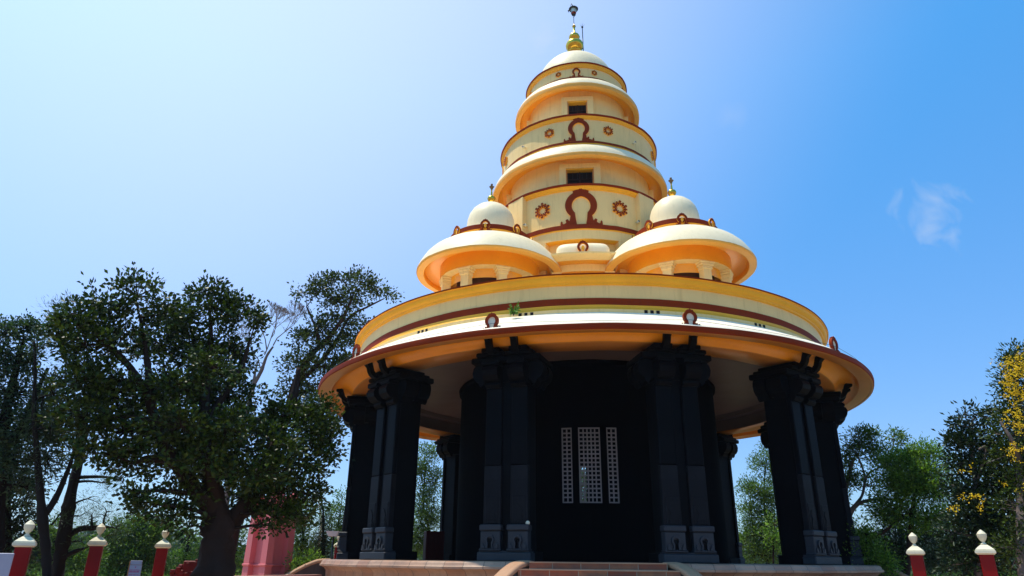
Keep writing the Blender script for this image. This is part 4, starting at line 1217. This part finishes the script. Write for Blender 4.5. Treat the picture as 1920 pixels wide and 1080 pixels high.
# 3. bare tree between them
def fan(root, org, rg, W):
    b = MB()
    def grow(p, d, r, l, depth_):
        q = p + d * l
        m = (p + q) / 2 + rg.normal(size=3) * l * .06
        b.tube([tuple(p - org), tuple(m - org), tuple(q - org)], [r, r * .8, r * .65], BARK_P, 5, cap=False)
        if depth_ == 0: return
        for _ in range(3 if depth_ > 1 else 4):
            nd = d + rg.normal(size=3) * .38 + np.array([0, 0, .12]); nd /= np.linalg.norm(nd)
            grow(q, nd, max(r * .62, .006), l * .72, depth_ - 1)
    for x, y, dx in ((496, 665, .25), (500, 655, -.35), (512, 648, .6), (488, 690, -.6)):
        d = np.array([dx, rg.normal() * .2, 1.0]); d /= np.linalg.norm(d)
        grow(W(x, y), d, .032, .82, 5)
    b.build("branch", root, fix=False)
tree("bare_tree", "leafless tree with a fan of pale twigs between the two broadleaf crowns", "tree", 33.5,
     [[(412, 1070, 18, 0), (430, 900, 16, 0), (462, 780, 14, 0), (473, 730, 12, 0), (490, 695, 12, 0), (500, 668, 9, 0), (512, 650, 6, 0)], [(473, 745, 11, 0), (478, 700, 8, 0), (484, 676, 3, 0)]],
     [], (.1, .05), L_BIG, BARK_P, extra=fan, seed=5, lw=.62)
# 4. far left trees
tree("bushy_tree", "dull leaved tree with a rounded crown at the far left edge", "tree", 21.0,
     [[(-14, 1075, 26, 0), (-8, 960, 22, 0), (2, 860, 18, 0), (14, 760, 13, 0), (30, 690, 9, 0), (44, 640, 5, 0)], [(2, 850, 14, 0), (40, 800, 10, 0), (66, 740, 8, 0), (90, 690, 5, 0)]],
     [(10, 625, 34, 28), (45, 612, 34, 22), (70, 628, 30, 24), (20, 670, 40, 34), (-20, 680, 34, 40), (62, 680, 26, 26), (95, 730, 30, 26), (30, 740, 50, 40), (85, 770, 46, 40), (-20, 780, 40, 46), (40, 810, 60, 46), (110, 810, 34, 34), (20, 870, 50, 40), (85, 860, 34, 30), (-30, 870, 40, 50), (50, 915, 36, 30)],
     (.105, .050), L_FAR, BARK_D, per=28, dens=2.0, seed=21, clump=.19, droop=.15)
tree("feathery_tree", "slim dark tree forking low, left of the two slanting trunks", "tree", 20.0,
     [[(88, 1079, 15, 0), (86, 1030, 14, 0), (80, 975, 15, 0), (76, 930, 13, 0), (70, 860, 9, 0), (64, 780, 7, 0), (66, 690, 5, 0), (64, 640, 3, 0)], [(82, 968, 10, 0), (104, 935, 9, .1), (122, 895, 8, .2), (134, 862, 6, .2), (146, 800, 5, .2), (130, 700, 4, .2), (108, 640, 3, .2)],
      [(96, 985, 3, 0), (112, 965, 2.5, 0), (122, 950, 2, 0)]],
     [(70, 790, 34, 34), (100, 740, 30, 40), (120, 790, 26, 30), (60, 860, 26, 30), (96, 800, 24, 26), (104, 590, 24, 24), (124, 578, 18, 16), (90, 618, 26, 22), (112, 640, 24, 26), (76, 650, 22, 22), (130, 680, 24, 26), (140, 840, 20, 24), (92, 870, 16, 30)],
     (.12, .010), L_FAR, BARK_D, per=60, dens=1.3, seed=22, clump=.24, upb=.2)
tree("feathery_tree", "leaning dark tree with broken side branches behind the second red post", "tree", 22.5,
     [[(106, 1079, 20, 0), (116, 1020, 20, 0), (128, 960, 19, 0), (138, 905, 15, 0), (150, 850, 12, 0), (160, 780, 9, 0), (175, 700, 6, 0)],
      [(128, 1005, 10, 0), (150, 992, 9, 0), (172, 990, 9, 0), (194, 989, 7, 0)], [(118, 1045, 7, 0), (140, 1034, 7, 0), (160, 1028, 4, 0)], [(140, 900, 9, 0), (144, 870, 7, 0), (143, 845, 5, 0)]],
     [(150, 968, 16, 12), (172, 965, 20, 14), (200, 960, 18, 12), (215, 990, 18, 14), (200, 1005, 20, 10), (118, 975, 14, 8), (165, 935, 20, 14), (225, 900, 26, 12), (190, 905, 22, 10), (150, 1015, 14, 8)],
     (.15, .010), L_FAR, BARK_D, per=55, dens=1.1, seed=23, clump=.24, upb=.2)
tree("dark_bush_tree", "dense dark green bush tree crowding the left edge behind the first post", "tree", 23.5,
     [[(10, 1079, 18, 0), (12, 1000, 14, 0), (14, 900, 8, 0)]],
     [(10, 845, 24, 24), (24, 900, 34, 34), (-10, 930, 34, 40), (40, 950, 36, 34), (8, 990, 44, 34), (60, 985, 22, 20), (40, 1030, 26, 30), (0, 1050, 40, 30)],
     (.14, .06), L_BUSH, BARK_D, per=26, dens=1.4, seed=24, clump=.22)
# 5. mid-distance greenery seen under the crowns on the left
def grove(specs, dist, leaf, mat, group, seed, dens=1.0, clump=.34, bark=BARK_D, per=24, name="green_tree", cat="tree", twigs=False):
    for k, (lab, x, blobs) in enumerate(specs):
        yb = 1045
        top = min(b_[1] for b_ in blobs)
        bx = sum(b_[0] for b_ in blobs) / len(blobs)
        tree(name, lab, cat, dist + (k % 3) * 2.2, [[(x, 1060, 6, 0), ((x + bx) / 2 + 7, 1000, 5, 0), ((x + bx) / 2 - 4, (1040 + top) / 2, 3.5, .4), (bx + 3, top + 22, 1.8, 0)]], blobs, leaf, mat, bark, per=int(per * 1.35), dens=dens * 2.7, seed=seed + k, clump=clump, group=group, twigs=twigs)
grove([("green tree under the leaning trunk between first and second red post", 90, [(75, 1010, 20, 18), (100, 990, 22, 14), (60, 1045, 18, 22), (110, 1035, 26, 24), (140, 1050, 26, 20), (165, 1045, 20, 22)]),
       ("rounded grey green tree behind the second red post", 240, [(215, 1015, 26, 22), (245, 992, 30, 20), (275, 985, 28, 18), (235, 1045, 36, 26), (205, 1060, 26, 18), (275, 1025, 36, 28), (300, 1000, 26, 20), (320, 985, 18, 12), (285, 1060, 34, 20)]),
       ("grey green tree just left of the big trunk behind the third red post", 345, [(330, 1048, 16, 14), (345, 1068, 22, 10), (362, 1010, 14, 10), (368, 1040, 12, 20)]),
       ("dark green tree between the big trunk and the pink monument", 440, [(425, 1030, 22, 26), (438, 1062, 22, 18), (425, 990, 20, 22), (446, 1000, 14, 20)])],
      38, (.17, .075), L_OLIVE, "mid distance trees on the left", 40, dens=1.7, clump=.36)
grove([("dark shrub mass between the pink monument and the cypress", 560, [(560, 1000, 22, 26), (572, 960, 22, 24), (585, 1025, 20, 20), (556, 1040, 16, 24), (548, 975, 14, 20)]),
       ("pale green tree top left of the temple's outermost left pier", 640, [(632, 960, 18, 20), (642, 930, 10, 12), (620, 985, 16, 18), (650, 980, 14, 24), (640, 1010, 18, 20)])],
      36, (.15, .06), L_OLIVE, "mid distance trees on the left", 50, dens=1.5, clump=.33)
tree("cypress", "narrow dark cypress standing by the temple's left side", "tree", 33.0, [[(606, 1075, 10, 0), (606, 1010, 6, 0), (606, 950, 3, 0)]],
     [(606, 955, 5, 12), (606, 975, 9, 16), (606, 1000, 13, 20), (606, 1025, 15, 22), (604, 1050, 16, 20)], (.10, .03), L_BUSH, BARK_D, per=40, dens=3.0, clump=.2, seed=61, twigs=False)
tree("shrub", "bright yellow green shrub at the foot of the cypress", "shrub", 30.0, [[(576, 1079, 5, 0), (576, 1050, 3, 0)]],
     [(575, 1042, 16, 12), (560, 1060, 18, 14), (590, 1058, 18, 14), (575, 1070, 26, 12)], (.13, .06), L_FRESH, BARK, per=22, dens=2.0, clump=.2, seed=62)
# coconut palm far off
def palm(root, org, rg, W):
    c = W(345, 1028)
    P, D = [], []; b = MB()
    for k in range(13):
        a = 2 * PI * k / 13; e = rg.uniform(-.2, .9)
        L = 2.6; pts = []
        for t in np.linspace(0, 1, 9):
            r = L * t; z = e * r * .7 - 1.0 * t * t * 1.5
            pts.append(c + np.array([math.cos(a) * r * .9, math.sin(a) * r * .9, z]))
        b.tube([tuple(p - org) for p in pts], list(np.linspace(.05, .015, 9)), BARK_D, 4, cap=False)
        for j in range(1, 9):
            for q in range(9):
                t = q / 9; p = pts[j - 1] * (1 - t) + pts[j] * t; d = pts[j] - pts[j - 1]; sd = np.cross(d, [0, 0, 1.]); sd /= np.linalg.norm(sd) + 1e-9
                for s in (-1, 1): P.append(p - org); D.append(sd * s + d * .8 + np.array([0, 0, -.35]))
    b.build("frond", root, fix=False)
    V, F = leaves_np(np.array(P), np.array(D), .75, .09, rg, .2)
    np_mesh("crown", V, F, L_FAR, root)
tree("coconut_palm", "small distant coconut palm seen between the third red post and the big trunk", "palm", 75.0, [[(340, 1060, 3, 0), (343, 1045, 2.5, 0), (345, 1028, 2.2, 0)]], [], (.1, .05), L_FAR, BARK_D, extra=palm, seed=71)
# 6. greenery seen through the piers
grove([("fine leaved tall tree seen through the gap left of the inner wall", 800, [(806, 850, 22, 20), (790, 885, 26, 26), (815, 905, 22, 30), (795, 940, 28, 30), (815, 975, 24, 28), (785, 990, 26, 30), (805, 1025, 30, 24), (770, 1010, 14, 30), (780, 870, 10, 14)]),
       ("fine leaved tree almost wholly hidden, glimpsed through the pierced screens", 1085, [(1085, 940, 30, 26), (1095, 900, 26, 24), (1075, 980, 40, 30)]),
       ("fine leaved tree filling the right gap between the piers", 1440, [(1450, 845, 20, 20), (1432, 870, 24, 18), (1460, 885, 26, 24), (1405, 915, 24, 18), (1435, 925, 34, 24), (1462, 945, 30, 30), (1410, 960, 30, 26), (1440, 985, 36, 26), (1405, 1005, 28, 26), (1450, 1020, 36, 26), (1415, 1040, 34, 20)])],
      43, (.16, .065), L_OLIVE, "trees behind the temple", 80, dens=1.5, clump=.36, twigs=True, per=24)
tree("shrub", "bright green shrub low in the right gap between the piers", "shrub", 40.0, [[(1450, 1070, 4, 0), (1450, 1010, 3, 0)]],
     [(1452, 985, 16, 18), (1440, 1010, 20, 14), (1462, 1020, 16, 18)], (.16, .07), L_FRESH, BARK, per=22, dens=1.6, clump=.28, seed=84)
# 7. right side
tree("spreading_tree", "tall airy tree with bare curving boughs right of the temple", "tree", 32.0,
     [[(1560, 1075, 20, 0), (1575, 1000, 16, 0), (1600, 952, 7, 0), (1630, 938, 4.5, 0), (1665, 936, 3.5, 0), (1690, 940, 2.5, 0)], [(1596, 955, 6, 0), (1616, 930, 4.5, 0), (1624, 895, 4, 0), (1640, 880, 3, 0)], [(1624, 900, 4, 0), (1618, 880, 3.5, 0), (1606, 850, 3, 0)], [(1575, 1000, 10, 0), (1585, 920, 8, 0), (1600, 860, 5, 0)], [(1640, 882, 3, 0), (1668, 860, 2.5, 0), (1676, 825, 2, 0)]],
     [(1608, 820, 20, 15), (1632, 815, 20, 13), (1590, 838, 22, 16), (1640, 836, 16, 12), (1618, 850, 26, 14), (1674, 818, 16, 12), (1682, 834, 14, 8), (1640, 866, 18, 14), (1592, 870, 18, 16), (1660, 846, 12, 8), (1590, 905, 16, 22), (1634, 912, 16, 12), (1580, 930, 10, 16), (1652, 930, 10, 6), (1600, 890, 14, 10), (1632, 948, 8, 5)],
     (.14, .060), L_OLIVE, BARK_P, per=34, dens=2.6, seed=91, clump=.26)
tree("fresh_green_tree", "fresh green feathery tree left of the dark flowering tree", "tree", 30.0,
     [[(1700, 1079, 12, 0), (1705, 1020, 9, 0), (1712, 950, 7, 0), (1722, 890, 4, 0)], [(1640, 1010, 5, 0), (1672, 985, 5, 0), (1700, 965, 5, 0)]],
     [(1722, 850, 22, 14), (1745, 845, 20, 12), (1700, 872, 30, 18), (1745, 880, 34, 24), (1675, 900, 28, 20), (1710, 915, 38, 26), (1760, 925, 34, 26), (1670, 945, 24, 18), (1710, 965, 40, 24), (1755, 975, 34, 22), (1680, 905, 26, 24), (1668, 872, 22, 18), (1655, 965, 20, 18), (1700, 852, 24, 14), (1730, 900, 30, 26)],
     (.13, .045), L_FRESH, BARK, per=44, dens=3.6, seed=92, clump=.26)
tree("green_tree", "dull bluish green tree mass below the fresh green tree", "tree", 33.0, [[(1690, 1079, 10, 0), (1690, 1030, 8, 0), (1690, 990, 5, 0)]],
     [(1685, 985, 26, 20), (1725, 1000, 34, 24), (1680, 1020, 34, 22), (1730, 1040, 40, 24), (1775, 1010, 34, 30), (1690, 1055, 40, 22), (1780, 1055, 40, 24), (1650, 1040, 20, 22), (1665, 985, 16, 14), (1640, 1015, 18, 18)],
     (.13, .05), L_FAR, BARK_D, per=40, dens=3.0, seed=93, clump=.28, twigs=False)
grove([("light green shrub just right of the last temple pier", 1620, [(1612, 1000, 18, 16), (1628, 1030, 26, 20), (1605, 1040, 18, 22), (1650, 1056, 26, 18), (1622, 1062, 26, 14), (1600, 1015, 12, 16)])],
      29, (.12, .055), L_FRESH, "shrubs right of the temple", 100, dens=1.5, clump=.24, name="shrub", cat="shrub")
tree("dark_tree", "dark bushy tree with thin pale branches left of the yellow flowers", "tree", 22.5,
     [[(1838, 1079, 16, 0), (1836, 1020, 14, 0), (1832, 960, 10, 0), (1826, 880, 7, 0), (1818, 800, 4, 0)], [(1834, 850, 5, 0), (1860, 832, 4, 0), (1880, 825, 3, 0)], [(1832, 905, 5, 0), (1850, 842, 3.5, -.6), (1835, 842, 2.5, -.8)]],
     [(1810, 782, 20, 14), (1835, 775, 22, 14), (1858, 784, 16, 12), (1795, 800, 16, 14), (1825, 812, 30, 18), (1800, 835, 22, 18), (1788, 830, 12, 10), (1840, 845, 34, 24), (1805, 870, 26, 22), (1845, 890, 36, 28), (1800, 915, 26, 24), (1848, 940, 36, 30), (1812, 965, 30, 28), (1855, 990, 36, 32), (1820, 1015, 34, 28), (1790, 1000, 18, 26), (1860, 1045, 40, 28), (1815, 1055, 36, 24), (1880, 850, 30, 30), (1890, 910, 36, 34), (1895, 980, 40, 40)],
     (.13, .060), L_BUSH, BARK_P, per=32, dens=2.3, seed=94, clump=.22)
def blossoms(root, org, rg, W):
    P, D = [], []
    for x, y, rx, ry, n in ((1888, 680, 12, 10, 26), (1898, 690, 14, 14, 50), (1908, 700, 12, 16, 50), (1890, 702, 10, 9, 26), (1915, 668, 8, 16, 30), (1882, 718, 6, 4, 10), (1905, 728, 14, 10, 36), (1892, 722, 8, 6, 14), (1912, 745, 12, 10, 40), (1898, 738, 10, 5, 16), (1900, 790, 12, 16, 34), (1908, 775, 6, 6, 12), (1918, 806, 8, 8, 14),
                           (1898, 845, 10, 10, 26), (1910, 840, 8, 8, 14), (1886, 783, 6, 5, 9), (1822, 931, 18, 5, 14), (1834, 928, 10, 5, 8), (1790, 957, 6, 7, 12), (1812, 884, 8, 5, 8), (1886, 905, 6, 3, 5), (1915, 915, 8, 4, 8), (1835, 950, 8, 4, 8), (1945, 720, 26, 30, 60), (1940, 800, 24, 30, 40)):
        for _ in range(max(3, n // 2)):
            c = W(x + rg.normal() * rx * .8, y + rg.normal() * ry * .8, -1.5 - rg.uniform(0, .5) - (.3 if y > 860 else 0))
            for q in range(6):
                P.append(c - org + rg.normal(size=3) * .03); D.append(rg.normal(size=3))
    V, F = leaves_np(np.array(P), np.array(D), .045, .036, rg)
    np_mesh("blossom", V, F, L_YEL, root)
tree("flowering_tree", "tall tree covered in yellow blossom at the right edge", "tree", 21.5,
     [[(1925, 1079, 24, 0), (1922, 960, 20, 0), (1915, 850, 14, 0), (1908, 760, 9, 0), (1905, 690, 5, 0)], [(1918, 880, 8, 0), (1900, 830, 6, -.8), (1885, 805, 4, -.9), (1876, 790, 3, -.9)]],
     [(1905, 662, 14, 12), (1918, 675, 22, 20), (1890, 690, 14, 14), (1905, 710, 26, 22), (1892, 740, 22, 20), (1915, 755, 26, 26), (1885, 775, 22, 20), (1905, 800, 30, 26), (1878, 815, 22, 18), (1900, 850, 34, 28), (1930, 700, 30, 40), (1945, 800, 40, 60), (1915, 900, 36, 34), (1930, 960, 40, 40), (1915, 1030, 40, 40), (1960, 900, 40, 60)],
     (.11, .045), L_BIG, BARK_P, per=34, dens=2.4, seed=95, clump=.22, extra=blossoms)

# distant wood and hills closing the horizon
def wood():
    rg = np.random.default_rng(500); Pl, Dl = [], []
    for k in range(1500):
        a = rg.uniform(-.85, .85); d = rg.uniform(85, 130)
        if abs(a) > .02: pass
        x, y = d * math.sin(a), d * math.cos(a); hgt = 3.0 + 2.4 * (math.sin(a * 23) * .5 + math.sin(a * 57 + 1) * .3 + rg.uniform(-.3, .5))
        m = 26; u = rg.normal(size=(m, 3)); u /= np.linalg.norm(u, axis=1, keepdims=True)
        P = np.array([x, y, GROUND + rg.uniform(.1, 1) * hgt]) + u * rg.uniform(.4, 1.6)
        Pl.append(P); Dl.append(u + rg.normal(size=(m, 3)) * .4)
    V, F = leaves_np(np.concatenate(Pl), np.concatenate(Dl), .75, .5, rg)
    o = np_mesh("distant_wood", V, F, L_FAR); tag(o, "far wood closing the horizon behind the lawn", "wood", kind="stuff")
wood()
def undergrowth():
    rg = np.random.default_rng(77); Pl, Dl = [], []
    for k in range(2600):
        a = rg.uniform(-.70, -.16) if k % 2 else rg.uniform(.40, .74); d = rg.uniform(38, 62)
        x, y = d * math.sin(a), d * math.cos(a)
        if math.hypot(x - CX, y - CY) < 20: continue
        hgt = .5 + .5 * (math.sin(a * 41) * math.sin(d * .5 + 1) + 1) * rg.uniform(.3, 1.2)
        m = 24; u = rg.normal(size=(m, 3)); u /= np.linalg.norm(u, axis=1, keepdims=True)
        Pl.append(np.array([x, y, GROUND + rg.uniform(.1, 1) * hgt]) + u * rg.uniform(.1, .45)); Dl.append(u + rg.normal(size=(m, 3)) * .4 + [0, 0, .4])
    V, F = leaves_np(np.concatenate(Pl), np.concatenate(Dl), .26, .13, rg)
    o = np_mesh("undergrowth", V, F, L_OLIVE); tag(o, "tangled green undergrowth beyond the lawn wall and posts", "undergrowth", kind="stuff")
undergrowth()
HILLM = paint("wooded_hill", (.035, .06, .03), .9, .3, .4, (.02, .035, .02), 1.0)
b = MB(); V = []; NXh, NYh = 90, 12
for j in range(NYh):
    for i in range(NXh):
        a = -1.0 + 2.0 * i / (NXh - 1); d = 450 + 60 * j
        prof = 15 * math.exp(-((a - .47) / .13) ** 2) + 9 * math.exp(-((a + .62) / .25) ** 2) + 5
        z = GROUND - 1 + prof * math.sin(PI * j / (NYh - 1)) ** .8 * (1 + .15 * math.sin(i * 1.3) + .1 * math.sin(i * 2.9 + j)) * 1.6
        V.append((d * math.sin(a), d * math.cos(a), z))
b.add(V, [(j * NXh + i, j * NXh + i + 1, (j + 1) * NXh + i + 1, (j + 1) * NXh + i) for j in range(NYh - 1) for i in range(NXh - 1)], HILLM, True)
tag(b.build("hills"), kind="structure")

# humid air: one even box of haze round everything
hz = MB()
X0, X1, Y0, Y1, Z0, Z1 = -3100, 3100, -3100, 3100, GROUND - 6, 45
hz.add([(X0, Y0, Z0), (X1, Y0, Z0), (X1, Y1, Z0), (X0, Y1, Z0), (X0, Y0, Z1), (X1, Y0, Z1), (X1, Y1, Z1), (X0, Y1, Z1)],
       [(3, 2, 1, 0), (4, 5, 6, 7), (0, 1, 5, 4), (1, 2, 6, 5), (2, 3, 7, 6), (3, 0, 4, 7)], VOID)
ho = hz.build("haze")
hm = bpy.data.materials.new("haze_air"); hm.use_nodes = True; hn = hm.node_tree.nodes; hn.clear()
vo = hn.new("ShaderNodeOutputMaterial"); pv_ = hn.new("ShaderNodeVolumePrincipled")
pv_.inputs["Color"].default_value = (.72, .84, 1, 1); pv_.inputs["Density"].default_value = .0002; pv_.inputs["Anisotropy"].default_value = .35
hm.node_tree.links.new(pv_.outputs[0], vo.inputs["Volume"])
ho.data.materials.clear(); ho.data.materials.append(hm)
tag(ho, "thin pale blue haze hanging over the whole place", "haze", kind="stuff")
